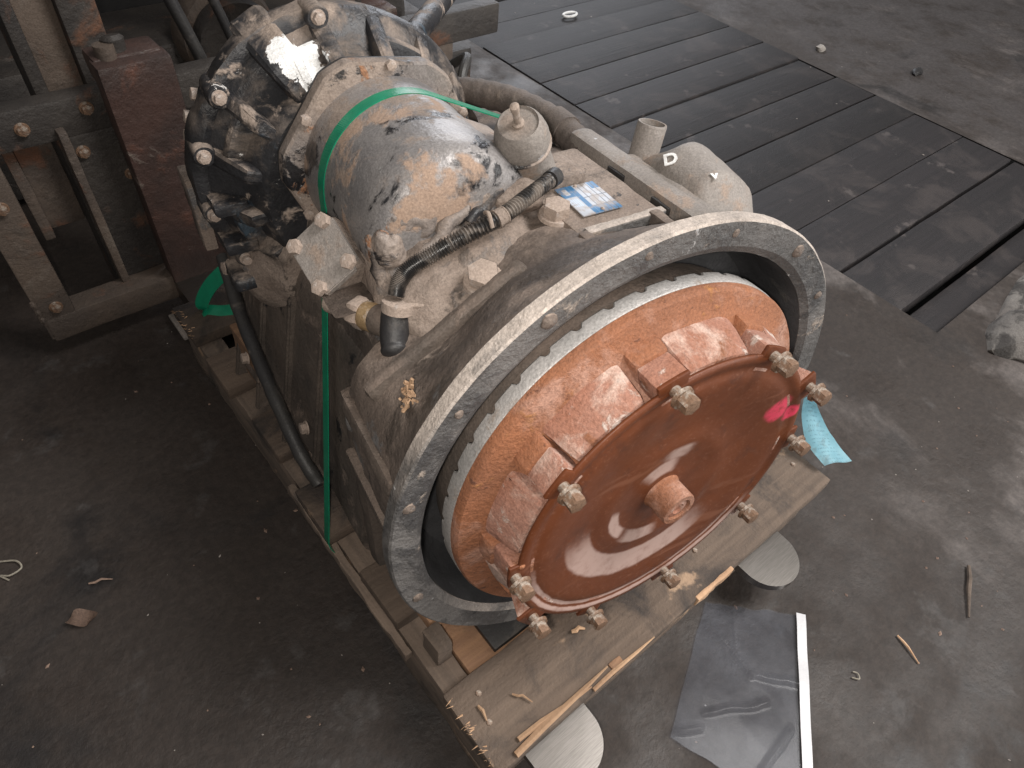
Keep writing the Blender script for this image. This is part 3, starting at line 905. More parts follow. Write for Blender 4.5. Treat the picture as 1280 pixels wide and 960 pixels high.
# long oily side cover on the left flank with a stiffened edge
FS = [(-.266, -.262), (-.243, -.15), (-.226, -.06), (-.207, .03), (-.198, .05), (-.17, .05), (-.18, -.262)]
def fsec(w): return [(-.266 - w, -.262), (-.243 - w * .85, -.15), (-.226 - w * .7, -.06), (-.207 - w * .6, .02), (-.198 - w * .5, .04), (-.17, .04), (-.18, -.262)]
bm = loft([(.175, FS), (.34, fsec(.003)), (.42, fsec(.018)), (.52, fsec(.034)), (.64, fsec(.042))], 60, 8)
roughen(bm, .0028, 14, 9.0)
sump = obj('side_cover', bm, 'case_dark', gb, 50)
for (y, z0, z1, w) in ((.335, -.26, .0, .004), (.425, -.26, .0, .020), (.515, -.26, -.01, .035), (.605, -.26, -.02, .042)):
    bm = bmesh.new()
    P = [(-.272 - w, z0), (-.219 - w * .7, z1), (-.19, z1), (-.19, z0)]
    f = [bm.verts.new((x, y - .006, z)) for x, z in P]; g = [bm.verts.new((x, y + .006, z)) for x, z in P]
    bm.faces.new(f); bm.faces.new(g[::-1])
    for i in range(4): bm.faces.new((f[i], f[(i + 1) % 4], g[(i + 1) % 4], g[i]))
    bmesh.ops.bevel(bm, geom=bm.edges[:], offset=.003, segments=2, affect='EDGES')
    obj('rib', bm, 'case_dark', sump)
obj('flange_lip', rough_box((-.280, .30, -.245), (-.235, .46, -.230), .004, 30, .002, 30, 4, 1), 'case_dark', sump)
for y in (.37, .47, .56):
    bolt(sump, (-.254 - max(0, y - .34) * .17, y, -.19), (-1, 0, .2), .0085, .008, 0, True, 'dusty_bolt')
# wall behind the bell on the left, with bright worn bosses
obj('side_wall', rough_box((-.252, .140, -.258), (-.17, .172, .060), .010, 14, .003, 24, 3, 2), 'case_dark', case)
for (x, y, z, s) in ((-.2525, .1405, .040, 1.0), (-.2525, .1405, -.040, .9)):
    bm = bmesh.new(); bmesh.ops.create_uvsphere(bm, u_segments=14, v_segments=10, radius=.010 * s)
    for v in bm.verts: v.co = Vector((v.co.x * .4, v.co.y * .4, v.co.z * 1.7))
    roughen(bm, .0015, 120, x * 50)
    o = obj('worn_edge', bm, 'ring', case); o.location = (x, y, z)
bm = tube(spline([(-.205, .125, .055), (-.225, .09, .05), (-.236, .052, .045)], 6), lambda i: .030 - .0006 * i, 24)
roughen(bm, .001, 60, 2)
obj('side_boss', bm, 'case_dark', case)
# ledge step and pads on the top of the case
obj('ledge', rough_box((-.175, .098, .085), (.02, .116, .150), .008, 20, .003, 30, 4, 0, mtx=Matrix.Translation((-.02, 0, .06)) @ Matrix.Rotation(math.radians(-28), 4, 'Y')), 'case_dark', case)
bm = rough_box((.004, .118, .13), (.112, .285, .1985), .006, 10, .0015, 30, 4, 1)
deck = obj('deck', bm, 'case', case)
obj('lip', rough_box((.010, .112, .17), (.110, .124, .2035), .003, 14, .0016, 60, 8, 0), 'ring', case)
obj('web', rough_box((.000, .072, .15), (.012, .120, .203), .003, 10, .0015, 60, 8, 1), 'case_mid', case)
obj('web', rough_box((.088, .075, .15), (.100, .118, .205), .003, 10, .0015, 60, 18, 1), 'case_mid', case)
# right-hand rail along the top edge
bm = rough_box((.122, .082, .12), (.152, .315, .2045), .009, 24, .002, 26, 12, 1)
rail = obj('rail', bm, 'alu', case)
for y in (.12, .20):
    obj('slot_mark', rough_box((.1190, y, .188), (.1225, y + .030, .197), .001, 4, .0008, 80, y * 9, 1), 'rubber', rail)
# dust-caked casting shelf in front of the drum
bm = loft([(.120, [(-.165, .09), (-.160, .135), (-.10, .165), (-.02, .17), (.0, .10)]),
           (.150, [(-.190, .08), (-.180, .150), (-.11, .180), (-.02, .188), (.005, .10)]),
           (.200, [(-.196, .07), (-.186, .165), (-.11, .198), (-.01, .203), (.02, .10)]),
           (.270, [(-.200, .06), (-.190, .165), (-.10, .225), (.01, .228), (.04, .10)]),
           (.420, [(-.200, .04), (-.19, .12), (-.10, .18), (.04, .18), (.06, .08)])], 72, 7)
roughen(bm, .006, 30, 3.0); roughen(bm, .003, 75, 7.0)
shelf = obj('casting_shelf', bm, 'case', case, 60)
# fins and uneven lumps in the casting between drum and hose
for k, (p, q, w, mt) in enumerate((((-.150, .184, .172), (-.080, .200, .214), .008, 'drum_flange'), ((-.085, .190, .200), (-.030, .210, .222), .007, 'black_chip'),
                                    ((-.182, .190, .145), (-.168, .245, .205), .009, 'drum_flange'), ((-.118, .175, .180), (-.105, .225, .222), .007, 'case'))):
    p, q = Vector(p), Vector(q)
    bm = tube([p.lerp(q, t / 12) + Vector((0, 0, .003 * math.sin(t))) for t in range(13)], lambda i, w=w: w * (.5 + .5 * math.sin(PI * (i + 1) / 14)), 16)
    roughen(bm, .004, 50, k * 3); roughen(bm, .0015, 140, k)
    obj('casting_fin', bm, mt, case, 60)
for k, (x, y, z, sx, sy, sz, mt) in enumerate(((-.128, .212, .204, .040, .014, .020, 'drum_flange'), (-.058, .212, .214, .040, .012, .022, 'drum_flange'), (-.020, .204, .206, .030, .024, .016, 'case'), (-.165, .212, .180, .016, .018, .022, 'drum_flange'))):
    bm = bmesh.new(); bmesh.ops.create_icosphere(bm, subdivisions=5, radius=1)
    for v in bm.verts: v.co = Vector((v.co.x * sx + x, v.co.y * sy + y, v.co.z * sz + z))
    roughen(bm, .005, 30, k * 3 + 1); roughen(bm, .002, 90, k)
    obj('casting_lump', bm, mt, case, 60)
bolt(case, (-.100, .131, .168), (-.2, -.2, .95), .0165, .013, .004, True)
bolt(case, (.006, .168, .192), (0, -.1, 1), .015, .013, .002, True)
bolt(case, (.062, .115, .175), (0, -.6, .8), .012, .008, 0, True)
bolt(case, (-.155, .130, .122), (-.5, -.4, .7), .010, .008, 0, True)

# --- data plate
dp = obj('data_plate', rough_box((.026, .143, .2), (.075, .203, .2018), .0008, 6, .0004, 60, 2, 1), 'plate', gb, 40)
dp['label'] = 'blue and white printed data plate'
# shear the plate slightly to its crooked seat
dp.matrix_local = Matrix.Translation((.0505, .173, 0)) @ Matrix.Rotation(math.radians(-3), 4, 'Z') @ Matrix.Translation((-.0505, -.173, 0))
for (x, y) in ((.050, .199), (.052, .147)):
    bm = bmesh.new(); bmesh.ops.create_uvsphere(bm, u_segments=10, v_segments=6, radius=.0022)
    o = obj('rivet', bm, 'dusty_bolt', dp); o.location = (x, y, .202)

# --- drum with polygonal flange, and the black rear housing
DC = (-.085, .170)
def drumwob(a, y):
    return 1 + .006 * noise.noise(Vector((math.cos(a) * 2.5, y * 22, math.sin(a) * 2.5)))
drum = obj('drum', lathe([(.030, .196), (.060, .199), (.080, .204), (.091, .212), (.0975, .225), (.0990, .25), (.0990, .33), (.1000, .37), (.102, .405), (.06, .42)], DC, 120, rad=drumwob), 'drum', gb, 50)
def hexrad(a, y):
    k = (a + math.radians(8)) % (PI / 3) - PI / 6
    return min(1.0, .925 / math.cos(k))
obj('drum_flange', lathe([(.09, .400), (.122, .402), (.125, .405), (.126, .416), (.125, .420), (.10, .424)], DC, 120, rad=hexrad), 'drum_flange', drum)
obj('gasket', lathe([(.10, .421), (.1245, .4215), (.1245, .425), (.10, .426)], DC, 120, rad=hexrad), 'rubber', drum)
for k in range(6):
    a = math.radians(22 + 60 * k)
    bolt(drum, (DC[0] + .1135 * math.cos(a), .403, DC[1] + .1135 * math.sin(a)), (0, -1, 0), .0065, .006, 0, False)
RC = (-.100, .130)
def rearwob(a, y):
    return 1 + .014 * noise.noise(Vector((math.cos(a) * 2.2, y * 12, math.sin(a) * 2.2 + 5)))
rear = obj('rear_housing', lathe([(.10, .425), (.130, .427), (.136, .434), (.142, .455), (.150, .470), (.166, .484), (.1835, .495), (.1885, .508), (.1865, .535), (.178, .545), (.176, .58), (.16, .61), (.11, .63)], RC, 160, rad=rearwob), 'black_chip', gb, 45)
for k in range(16):
    ang = 6 + k * 22.5
    a = math.radians(ang); h = math.radians(3.6)
    bm = arc_block(.115, .152, .432, .512, a - h, a + h, 4, RC, r1b=.1915, bev=.006)
    bmesh.ops.subdivide_edges(bm, edges=[e for e in bm.edges if e.calc_length() > .012], cuts=2, use_grid_fill=True)
    roughen(bm, .0015, 50, k)
    obj('rib', bm, 'black_chip', rear, 40)
# cross webs that divide the pockets between the ribs
for k in range(16):
    a = math.radians(6 + k * 22.5)
    if k % 2 == 0:
        obj('web', arc_block(.12, .166, .462, .472, a + .05, a + math.radians(22.5) - .05, 4, RC, r1b=.170, bev=.003), 'black_chip', rear, 40)
# lugs on the rim with their flange bolts
for ang in (96, 141, 163, 186, 209, 231):
    a = math.radians(ang); h = math.radians(4.5)
    bm = lathe([(.004, .4795), (.0120, .480), (.0135, .483), (.0140, .515), (.012, .528), (.004, .53)], (RC[0] + .186 * math.cos(a), RC[1] + .186 * math.sin(a)), 20)
    roughen(bm, .001, 60, ang)
    lg = obj('lug', bm, 'black_chip', rear, 40)
    bolt(lg, (RC[0] + .187 * math.cos(a), .480, RC[1] + .187 * math.sin(a)), (0, -1, 0), .0068, .006, 0, True)
# heavy outer lip that ties the ribs together on the left
bm = lathe([(.172, .494), (.186, .490), (.196, .496), (.198, .520), (.192, .530), (.176, .532)], RC, 60, math.radians(95), math.radians(250), close=True, rad=rearwob)
roughen(bm, .0025, 40, 4)
obj('lip', bm, 'black_chip', rear, 50)
# heavy angular lug at the top left, its paint flaked
ba = math.radians(116)
bm = arc_block(.130, .176, .440, .535, ba - math.radians(7), ba + math.radians(7), 6, RC, r1b=.208, bev=.010)
bmesh.ops.subdivide_edges(bm, edges=[e for e in bm.edges if e.calc_length() > .012], cuts=2, use_grid_fill=True)
roughen(bm, .002, 40, 3)
obj('lug', bm, 'black_chip', rear, 45)
# dusty skirt of the rear housing, lower left
bm = loft([(.425, [(-.235, .01), (-.228, .07), (-.16, .10), (-.05, .08), (-.05, .0), (-.2, -.03)]),
           (.48, [(-.270, -.03), (-.264, .06), (-.17, .12), (-.05, .10), (-.05, -.06), (-.22, -.08)]),
           (.57, [(-.276, -.05), (-.270, .06), (-.17, .12), (-.05, .10), (-.05, -.08), (-.22, -.10)])], 56, 6)
roughen(bm, .006, 20, 6); roughen(bm, .002, 60, 8)
obj('skirt', bm, 'case', rear, 60)
obj('side_plate', rough_box((-.302, .55, .02), (-.285, .60, .125), .003, 8, .001, 40, 3, 2), 'case', rear)
for (x, z) in ((-.262, .232), (-.276, .208), (-.282, .186)):
    bolt(rear, (x + .010, .535, z), (-.9, 0, .25), .0075, .010, .006, False)
for (y, z) in ((.455, .060), (.465, .0), (.455, .115)):
    bm = rough_box((-.288, y, z), (-.245, y + .06, z + .018), .006, 8, .003, 50, z * 30, 1)
    obj('rib', bm, 'black_chip', rear, 50)
bolt(rear, (-.270, .56, -.02), (-1, -.2, .2), .010, .010, .006, True)

# --- bolted square plate on the left shoulder
A_, B_, C_, D_ = Vector((-.243, .300, .154)), Vector((-.203, .290, .187)), Vector((-.186, .220, .169)), Vector((-.233, .230, .130))
u_ = ((B_ - A_) + (C_ - D_)).normalized(); v_ = ((C_ - B_) + (D_ - A_)); v_ = (v_ - u_ * v_.dot(u_)).normalized()
w_ = u_.cross(v_)
if w_.z < 0: w_ = -w_
cen = (A_ + B_ + C_ + D_) / 4
PM = Matrix(((u_.x, v_.x, w_.x, cen.x), (u_.y, v_.y, w_.y, cen.y), (u_.z, v_.z, w_.z, cen.z), (0, 0, 0, 1)))
bm = bmesh.new(); box(bm, (-.029, -.037, -.004), (.029, .037, .004), .0)
vert = [e for e in bm.edges if abs((e.verts[0].co - e.verts[1].co).z) > .005]
bmesh.ops.bevel(bm, geom=vert, offset=.008, segments=4, affect='EDGES')
bmesh.ops.bevel(bm, geom=[e for e in bm.edges if e.calc_face_angle(0) > .6], offset=.0012, segments=2, affect='EDGES')
cp = obj('cover_plate', bm, 'alu', gb, 35); cp.matrix_local = PM
for (x, y) in ((-.021, -.028), (.021, -.028), (.021, .028), (-.021, .028)):
    bolt(cp, (x, y, .004), (0, 0, 1), .0085, .007, 0, False, 'dusty_bolt')
bm = rough_box((-.024, -.034, -.075), (.030, .034, -.004), .006, 6, .001, 40, 3, 2)
o = obj('plate_boss', bm, 'case', gb, 40); o.matrix_local = PM

# --- switch valve standing on the case
vb = Vector((.030, .252, .185)); vax = Vector((-.036, -.026, .080)).normalized()
VM = align(vb, vax) @ Matrix.Scale(1.14, 4)
def turned(prof, seg=40):   # prof (r, z) about +z
    bm = bmesh.new()
    rings = [[bm.verts.new((r * math.cos(2 * PI * k / seg), r * math.sin(2 * PI * k / seg), z)) for k in range(seg)] for r, z in prof]
    for A, B in zip(rings, rings[1:]):
        for k in range(seg): bm.faces.new((A[k], A[(k + 1) % seg], B[(k + 1) % seg], B[k]))
    bm.faces.new(rings[0]); bm.faces.new(rings[-1][::-1])
    return bm
bm = turned([(.035, -.03), (.031, .004), (.0265, .018), (.0245, .040), (.0240, .060), (.0255, .064), (.0262, .068), (.0255, .074), (.0235, .082), (.0215, .087), (.0185, .091), (.0175, .0885), (.014, .089)])
roughen(bm, .0006, 60, 2)
valve = obj('pressure_valve', bm, 'alu', gb, 40); valve.matrix_local = VM
obj('valve_seam', turned([(.0245, .0595), (.0268, .0605), (.0270, .0625), (.0250, .064)]), 'drum_flange', valve)
obj('stem', turned([(.0058, .087), (.0058, .0915), (.0034, .0925), (.0034, .106), (.0042, .107), (.0042, .112), (.002, .1135)], 16), 'dusty_bolt', valve)

# --- rusty square block beside the valve and orange bracket ear
obj('rusty_block', rough_box((-.024, -.036, -.06), (.024, .036, .006), .004, 8, .0014, 50, 3, 1, mtx=Matrix.Translation((-.024, .276, .243)) @ Matrix.Rotation(math.radians(24), 4, 'Y') @ Matrix.Rotation(math.radians(-10), 4, 'Z')), 'drum_flange', case)
obj('bracket_ear', rough_box((.022, .205, .176), (.074, .262, .2125), .011, 8, .0025, 40, 6, 0), 'case', case)

# --- corrugated hose, with a join in the middle
hp = spline([(.026, .206, .215), (-.022, .180, .218), (-.062, .165, .214), (-.103, .166, .203), (-.136, .170, .190), (-.160, .172, .180), (-.174, .168, .170), (-.180, .163, .160)], 44)
hose = obj('corrugated_hose', tube(hp, lambda i: .0072 + (.0014 if (i % 4) < 2 else -.0006), 16), 'corrugated', gb, 30)
j = len(hp) * 2 // 7
obj('hose_join', tube(hp[j - 4:j + 8], lambda i: .0100 if i in (0, 1, 9, 10, 11) else .0092, 16), 'case', hose)
bm = bmesh.new()
obj('hose_clip', tube(spline([hp[j + 14] + Vector((.0, .010, .006)), hp[j + 14] + Vector((-.004, -.004, .013)), hp[j + 14] + Vector((-.004, -.012, .002))], 8), .0022, 8), 'dusty_bolt', hose)
obj('hose_end', tube([hp[0] + (hp[0] - hp[3]).normalized() * .006, hp[0], hp[6]], .0098, 18), 'rubber', hose)

# --- sensor with black elbow cap
S0 = Vector((-.212, .214, .120)); d = Vector((.42, -.90, .14)).normalized()
sensor = obj('sensor', tube([S0 - d * .03, S0 + d * .010], .0115, 24), 'dusty_bolt', gb)
obj('sensor_nut', turned([(.012, 0), (.0165, .001), (.0175, .004), (.0175, .013), (.0162, .016), (.011, .0165)], 6), 'dusty_bolt', sensor, 25).matrix_local = align(S0 + d * .006, d)
obj('brass_collar', turned([(.0150, 0), (.0160, .003), (.0152, .006), (.0156, .014), (.0145, .016)], 28), 'brass', sensor).matrix_local = align(S0 + d * .022, d)
obj('sensor_body', turned([(.0150, 0), (.0160, .003), (.0160, .018), (.0145, .022)], 28), 'case_dark', sensor).matrix_local = align(S0 + d * .036, d)
ec = S0 + d * .060
tip = Vector((-.199, .132, .112))
ept = spline([Vector(hp[-1]) + Vector((.0, -.001, -.006)), ec + Vector((.002, -.002, .010)), ec.lerp(tip, .5), tip], 8)
ne = len(ept)
elbow = obj('elbow_cap', tube(ept, lambda i: .0125 + .0022 * math.sin(PI * min(1, i / ne * 1.2)) if i < ne - 5 else .0138 * (1, .97, .88, .70, .38)[i - ne + 5], 24), 'rubber', sensor, 60)
cl = Vector(hp[-1]) + Vector((-.001, -.004, -.010))
ca = (ept[4] - ept[0])
obj('clip', turned([(.0135, -.006), (.0158, -.005), (.0158, .005), (.0135, .006)], 24), 'dusty_bolt', sensor).matrix_local = align(cl, ca)
obj('clip_screw', tube([cl + Vector((.010, -.006, .002)), cl + Vector((.024, -.014, .002))], .003, 10), 'dusty_bolt', sensor)

# --- pump cover and stub on the right of the rail
bm = loft([(.088, [(.15, .10), (.155, .165), (.19, .168), (.235, .14), (.26, .09), (.2, .06)]),
           (.13, [(.15, .10), (.158, .200), (.20, .220), (.262, .182), (.285, .10), (.2, .06)]),
           (.19, [(.15, .10), (.158, .206), (.20, .230), (.262, .195), (.29, .10), (.2, .06)]),
           (.235, [(.15, .10), (.155, .185), (.195, .195), (.245, .165), (.26, .10), (.2, .06)])], 56, 8)
roughen(bm, .0022, 22, 8)
pump = obj('pump_cover', bm, 'alu', gb, 60)
obj('pump_tab', rough_box((.262, .09, .118), (.300, .135, .126), .003, 6, .0012, 40, 3, 1, mtx=Matrix.Translation((.0, 0, .01)) ), 'drum_flange', pump)
obj('pump_seam', rough_box((.152, .085, .15), (.166, .24, .1985), .004, 14, .0015, 40, 2, 1), 'alu', pump)
def mark(txt, size, loc, rotz, tilt, parent):
    cu = bpy.data.curves.new('marking', 'FONT'); cu.body = txt; cu.size = size; cu.extrude = .0006; cu.align_x = 'CENTER'; cu.align_y = 'CENTER'; cu.offset = .0006
    tmp = bpy.data.objects.new('marking_tmp', cu); COL.objects.link(tmp)
    dg = bpy.context.evaluated_depsgraph_get()
    me = bpy.data.meshes.new_from_object(tmp.evaluated_get(dg))
    bpy.data.objects.remove(tmp)
    me.materials.clear(); me.materials.append(M['white_paint'])
    o = bpy.data.objects.new('marking', me); COL.objects.link(o); o.parent = parent
    o.matrix_local = Matrix.Translation(loc) @ Euler(tilt).to_matrix().to_4x4() @ Matrix.Rotation(rotz, 4, 'Z')
    o['label'] = 'white painted letter D'
    return o
from mathutils.bvhtree import BVHTree
bvh = BVHTree.FromPolygons([v.co for v in pump.data.vertices], [p.vertices for p in pump.data.polygons])
for (tx, mx, my, sz) in (('D', .172, .184, .022), ('v', .188, .130, .016)):
    hit, nrm, _, _ = bvh.ray_cast(Vector((mx, my, 1)), Vector((0, 0, -1)))
    mk = mark(tx, sz, (0, 0, 0), 0, (0, 0, 0), pump)
    xa = Vector((.87, -.49, .0)); xa = (xa - nrm * xa.dot(nrm)).normalized(); yb = nrm.cross(xa)
    h_ = hit + nrm * .0012
    mk.matrix_local = Matrix(((xa.x, yb.x, nrm.x, h_.x), (xa.y, yb.y, nrm.y, h_.y), (xa.z, yb.z, nrm.z, h_.z), (0, 0, 0, 1)))
    if tx == 'v': mk['label'] = 'white painted tick'

stub = obj('stub_pipe', turned([(.0165, -.03), (.0165, .002), (.0185, .004), (.0178, .008), (.0178, .048), (.0172, .050), (.0150, .050), (.0145, .03), (.001, .03)], 32), 'alu', gb)
stub.matrix_local = align((.180, .240, .180), (.20, .05, 1))
# thick hose down the right side, running in behind the rail
hb = spline([(.055, .56, .175), (.085, .51, .188), (.118, .45, .192), (.137, .38, .190), (.139, .33, .186), (.138, .295, .180)], 12)
sh = obj('side_hose', tube(hb, lambda i: .0185 + .0006 * math.sin(i * 1.7), 20), 'hose', gb)
obj('hose_collar', tube(hb[38:46], .0212, 20), 'hose', sh)
obj('side_duct', rough_box((.13, .30, .02), (.185, .62, .12), .012, 16, .003, 20, 4, 1), 'case_dark', gb)
# output cup and hook behind the rear housing
cupm = Matrix.Translation((.085, .52, .215))
cup = obj('output_cup', turned([(.012, -.05), (.030, -.02), (.043, .0), (.045, .004), (.041, .006), (.030, -.006), (.012, -.012)], 40), 'alu', gb)
cup.matrix_local = align((.066, .60, .162), (.35, -.55, .9))
obj('cup_arm', tube(spline([(.12, .66, .16), (.138, .63, .185), (.134, .60, .197), (.112, .575, .185), (.10, .56, .15)], 8), .007, 10), 'rubber', gb)
obj('neck', tube([(.05, .50, .14), (.075, .62, .15), (.085, .70, .12)], .045, 24), 'case_dark', gb)
obj('output_pipe', tube(spline([(-.02, .64, .16), (.10, .78, .155), (.20, .90, .150), (.36, 1.09, .150)], 8), .021, 20), 'black_chip', gb)
# black hose hanging along the left flank
lh = spline([(-.278, .610, -.03), (-.286, .53, -.075), (-.288, .44, -.115), (-.287, .37, -.150), (-.284, .315, -.185), (-.276, .285, -.215)], 10)
bm = tube(lh, lambda i: .0098 + .0004 * math.sin(i), 14)
obj('drain_hose', bm, 'rubber', gb)
# feet that stand on the pallet, and nothing of the case sinks into it
def clamp_to_pallet(o, z=PZ + .003):
    m = GM @ o.matrix_local if o.parent is gb else GM
    inv = m.inverted()
    for v in o.data.vertices:
        p = m @ v.co
        if p.z < z:
            p.z = z; v.co = inv @ p
for x, y in ((-.20, .22), (.17, .22), (-.20, .50), (.17, .50)):
    o = obj('foot', rough_box((x - .035, y - .03, -.34), (x + .035, y + .03, -.2), .004, 4, .001, 30, x, 1), 'case_dark', gb)
    clamp_to_pallet(o)
for o in (case, sump, bell):
    clamp_to_pallet(o)
for o in sump.children:
    clamp_to_pallet(o)

# ------------------------------------------------------------------ green packing straps
def L(x, y, z): return GM @ Vector((x, y, z))
arc = []
sr = .1000
for k in range(19):
    a = math.radians(178 - k * (178 - 62) / 18)
    arc.append(L(DC[0] + sr * math.cos(a), .350 + .012 * k / 18, DC[1] + sr * math.sin(a)))
foot = Vector((.158, .4955, .128))
leftrun = [foot + Vector((.012, 0, -.06)), foot + Vector((-.003, 0, -.004)), foot + Vector((-.004, 0, .004))]
st = L(DC[0] - sr, .350, DC[1] - .01)
leftrun += [foot.lerp(st, t) + Vector((-.004 * (1 - t), 0, 0)) for t in (.12, .3, .5, .7, .88)]
endr = L(.190, .425, .137)
rightrun = [arc[-1].lerp(endr, t) for t in (.2, .4, .6, .8, 1.0)] + [L(.235, .43, .06), L(.25, .43, -.1), Vector((.80, .64, .14))]
sp = leftrun + [st] + arc + rightrun
ax = GM.to_3x3() @ Vector((0, 1, 0))
single('packing_strap', ribbon(sp, ax, .0175, .0006), 'strap', 'green plastic packing strap stretched over the drum down to the pallet', 'strap', 30)
lp = [(.330, .965, .300), (.300, .985, .275), (.262, 1.005, .235), (.228, 1.03, .190), (.208, 1.043, .150), (.208, 1.040, .1345), (.232, 1.020, .1335), (.275, 1.005, .1335)]
wd = [Vector((.5, .75, .0))] * 4 + [Vector((.4, .9, 0))] * 4
lps = spline(lp, 6)
single('packing_strap', ribbon(lps, Vector((.40, -.86, -.30)), .026, .0007), 'strap', 'loose green strap folded over at the rear corner of the pallet', 'strap', 30)

# orange-brown timber under the rear of the gearbox
single('timber_block', rough_box((.205, .80, .1315), (.30, .885, .222), .004, 8, .002, 30, 8, 2), 'wood_warm', 'orange-brown timber block under the black rear housing', 'timber')

# ------------------------------------------------------------------ forklift carriage and forks behind
fk = thing('forklift', 'dark rusty forklift carriage whose forks reach under the pallet', 'forklift', (.45, 1.3, 0))
def fpart(name, lo, hi, mat, bev=.004, amp=.001, par=None, seed=1, ax=2, cuts=10):
    return W2(obj(name, rough_box(lo, hi, bev, cuts, amp, 18, seed, ax), mat, par or fk))
def W2(o):
    p = o.parent
    if p is fk: o.matrix_parent_inverse = Matrix.Translation(-fk.location)
    return o
for k, cx in enumerate((.262, .690)):
    bm = bmesh.new()
    # tine outline with a round tip, thick at the heel
    out = []
    for i in range(25):
        a = PI + PI * i / 24
        out.append((cx + .050 * math.cos(a), .098 + .050 * math.sin(a)))
    out = [(cx - .0575, 1.21)] + [(cx - .054, .6)] + out + [(cx + .054, .6), (cx + .0575, 1.21)]
    top = [bm.verts.new((x, y, .084 + .004 * (y / 1.2))) for x, y in out]
    bot = [bm.verts.new((x, y, .072 - .032 * max(0, y) / 1.2)) for x, y in out]
    bm.faces.new(top); bm.faces.new(bot[::-1])
    for i in range(len(out)):
        j = (i + 1) % len(out)
        bm.faces.new((top[i], bot[i], bot[j], top[j]))
    bmesh.ops.triangulate(bm, faces=[f for f in bm.faces if len(f.verts) > 4])
    tine = W2(obj('fork', bm, 'tine_steel', fk, 30))
    fpart('fork_shank', (cx - .0575, 1.2, .035), (cx + .0575, 1.245, .512), 'fork_red', .006, .0012, tine, 3 + k)
    fpart('fork_hook', (cx - .055, 1.225, .470), (cx + .050, 1.278, .516), 'fork_red', .006, .002, tine, 8 + k)
    pin = tube([(cx - .03, 1.235, .500), (cx - .03, 1.236, .532)], .0155, 18)
    p = W2(obj('lock_pin', pin, 'mast_brown', tine))
    obj('pin_handle', tube([(cx - .012, 1.247, .512), (cx - .012, 1.248, .534), (cx - .012, 1.249, .538)], lambda i: (.016, .018, .013)[i], 16), 'old_steel', p)
fpart('carriage_bar', (-.30, 1.262, .388), (1.05, 1.30, .452), 'old_steel', .005, .001, None, 4, 0, 20)
fpart('carriage_bar', (-.028, 1.21, .045), (.92, 1.262, .098), 'mast_brown', .006, .0018, None, 9, 0, 20)
fpart('side_post', (-.032, 1.212, .05), (.026, 1.258, .40), 'mast_brown', .005, .0015, None, 14)
fpart('mast_rail', (.125, 1.33, .0), (.146, 1.42, 1.3), 'old_steel', .004, .001, None, 24)
fpart('mast_web', (.146, 1.36, .0), (.205, 1.375, 1.3), 'mast_brown', .003, .0015, None, 34)
fpart('mast_rail', (.205, 1.335, .0), (.262, 1.42, 1.3), 'old_steel', .004, .001, None, 44)
fpart('mast_rail', (.70, 1.33, .0), (.84, 1.42, 1.3), 'old_steel', .004, .001, None, 47)
fpart('carriage_plate', (.128, 1.263, .06), (.228, 1.28, .40), 'old_steel', .004, .0012, None, 54)
fpart('plate_edge', (.122, 1.242, .07), (.137, 1.268, .41), 'mast_brown', .004, .001, None, 64)
# chain anchor plate hanging in the window of the frame
fpart('hanger_plate', (.055, 1.30, .215), (.115, 1.312, .40), 'mast_brown', .005, .0015, None, 74)
fpart('hanger_strip', (.038, 1.292, .20), (.056, 1.306, .42), 'mast_brown', .003, .0012, None, 84)
fpart('pale_plate', (.17, 1.12, .012), (.33, 1.20, .02), 'alu', .002, .001, None, 94)
fpart('body', (-1.4, 2.0, .10), (1.22, 3.0, 1.15), 'pit_dark', .03, .004, None, 95, 0)
fpart('axle_box', (-.6, 1.75, .02), (1.12, 2.0, .30), 'old_steel', .02, .004, None, 99, 0)
bm = lathe([(.03, 1.70), (.08, 1.70), (.11, 1.71), (.12, 1.73), (.12, 1.76)], (.60, .30), 40)
W2(obj('hub_cover', bm, 'mast_brown', fk))
bm = lathe([(.06, 1.66), (.095, 1.655), (.10, 1.68), (.095, 1.70)], (.60, .30), 40)
W2(obj('hub_ring', bm, 'old_steel', fk))
fpart('cross_beam', (.90, 1.55, .06), (1.20, 1.75, .22), 'old_steel', .01, .003, None, 101, 0)
fpart('cross_plate', (.95, 1.50, .05), (1.10, 1.525, .28), 'mast_brown', .006, .003, None, 102, 0)

for (x, y, z) in ((.08, 1.262, .42), (.18, 1.262, .43), (.42, 1.262, .42), (.15, 1.263, .36), (.21, 1.263, .30), (.0, 1.212, .33), (.0, 1.212, .12)):
    b = bolt(fk, (0, 0, 0), (0, -1, 0), .009, .007, 0, True, 'bolt'); b.matrix_local = align(Vector((x, y, z)) - fk.location, (0, -1, 0))
for k, (x, z) in enumerate(((.226, .10), (-.03, .10))):
    W2(obj('weld_bead', tube([(x + .001 * math.sin(i * 2.3), 1.2085, z + .0 + i * .006) for i in range(9)], lambda i: .0045 + .0012 * math.sin(i * 2.1), 8), 'mast_brown', fk))
W2(obj('hydraulic_hose', tube(spline([(.30, 1.36, 1.2), (.32, 1.34, .8), (.40, 1.33, .45), (.46, 1.36, .2), (.44, 1.5, .06)], 10), .011, 12), 'rubber', fk))
W2(obj('hydraulic_hose', tube(spline([(.34, 1.36, 1.2), (.36, 1.34, .8), (.46, 1.34, .5), (.52, 1.40, .22), (.5, 1.55, .06)], 10), .009, 12), 'rubber', fk))

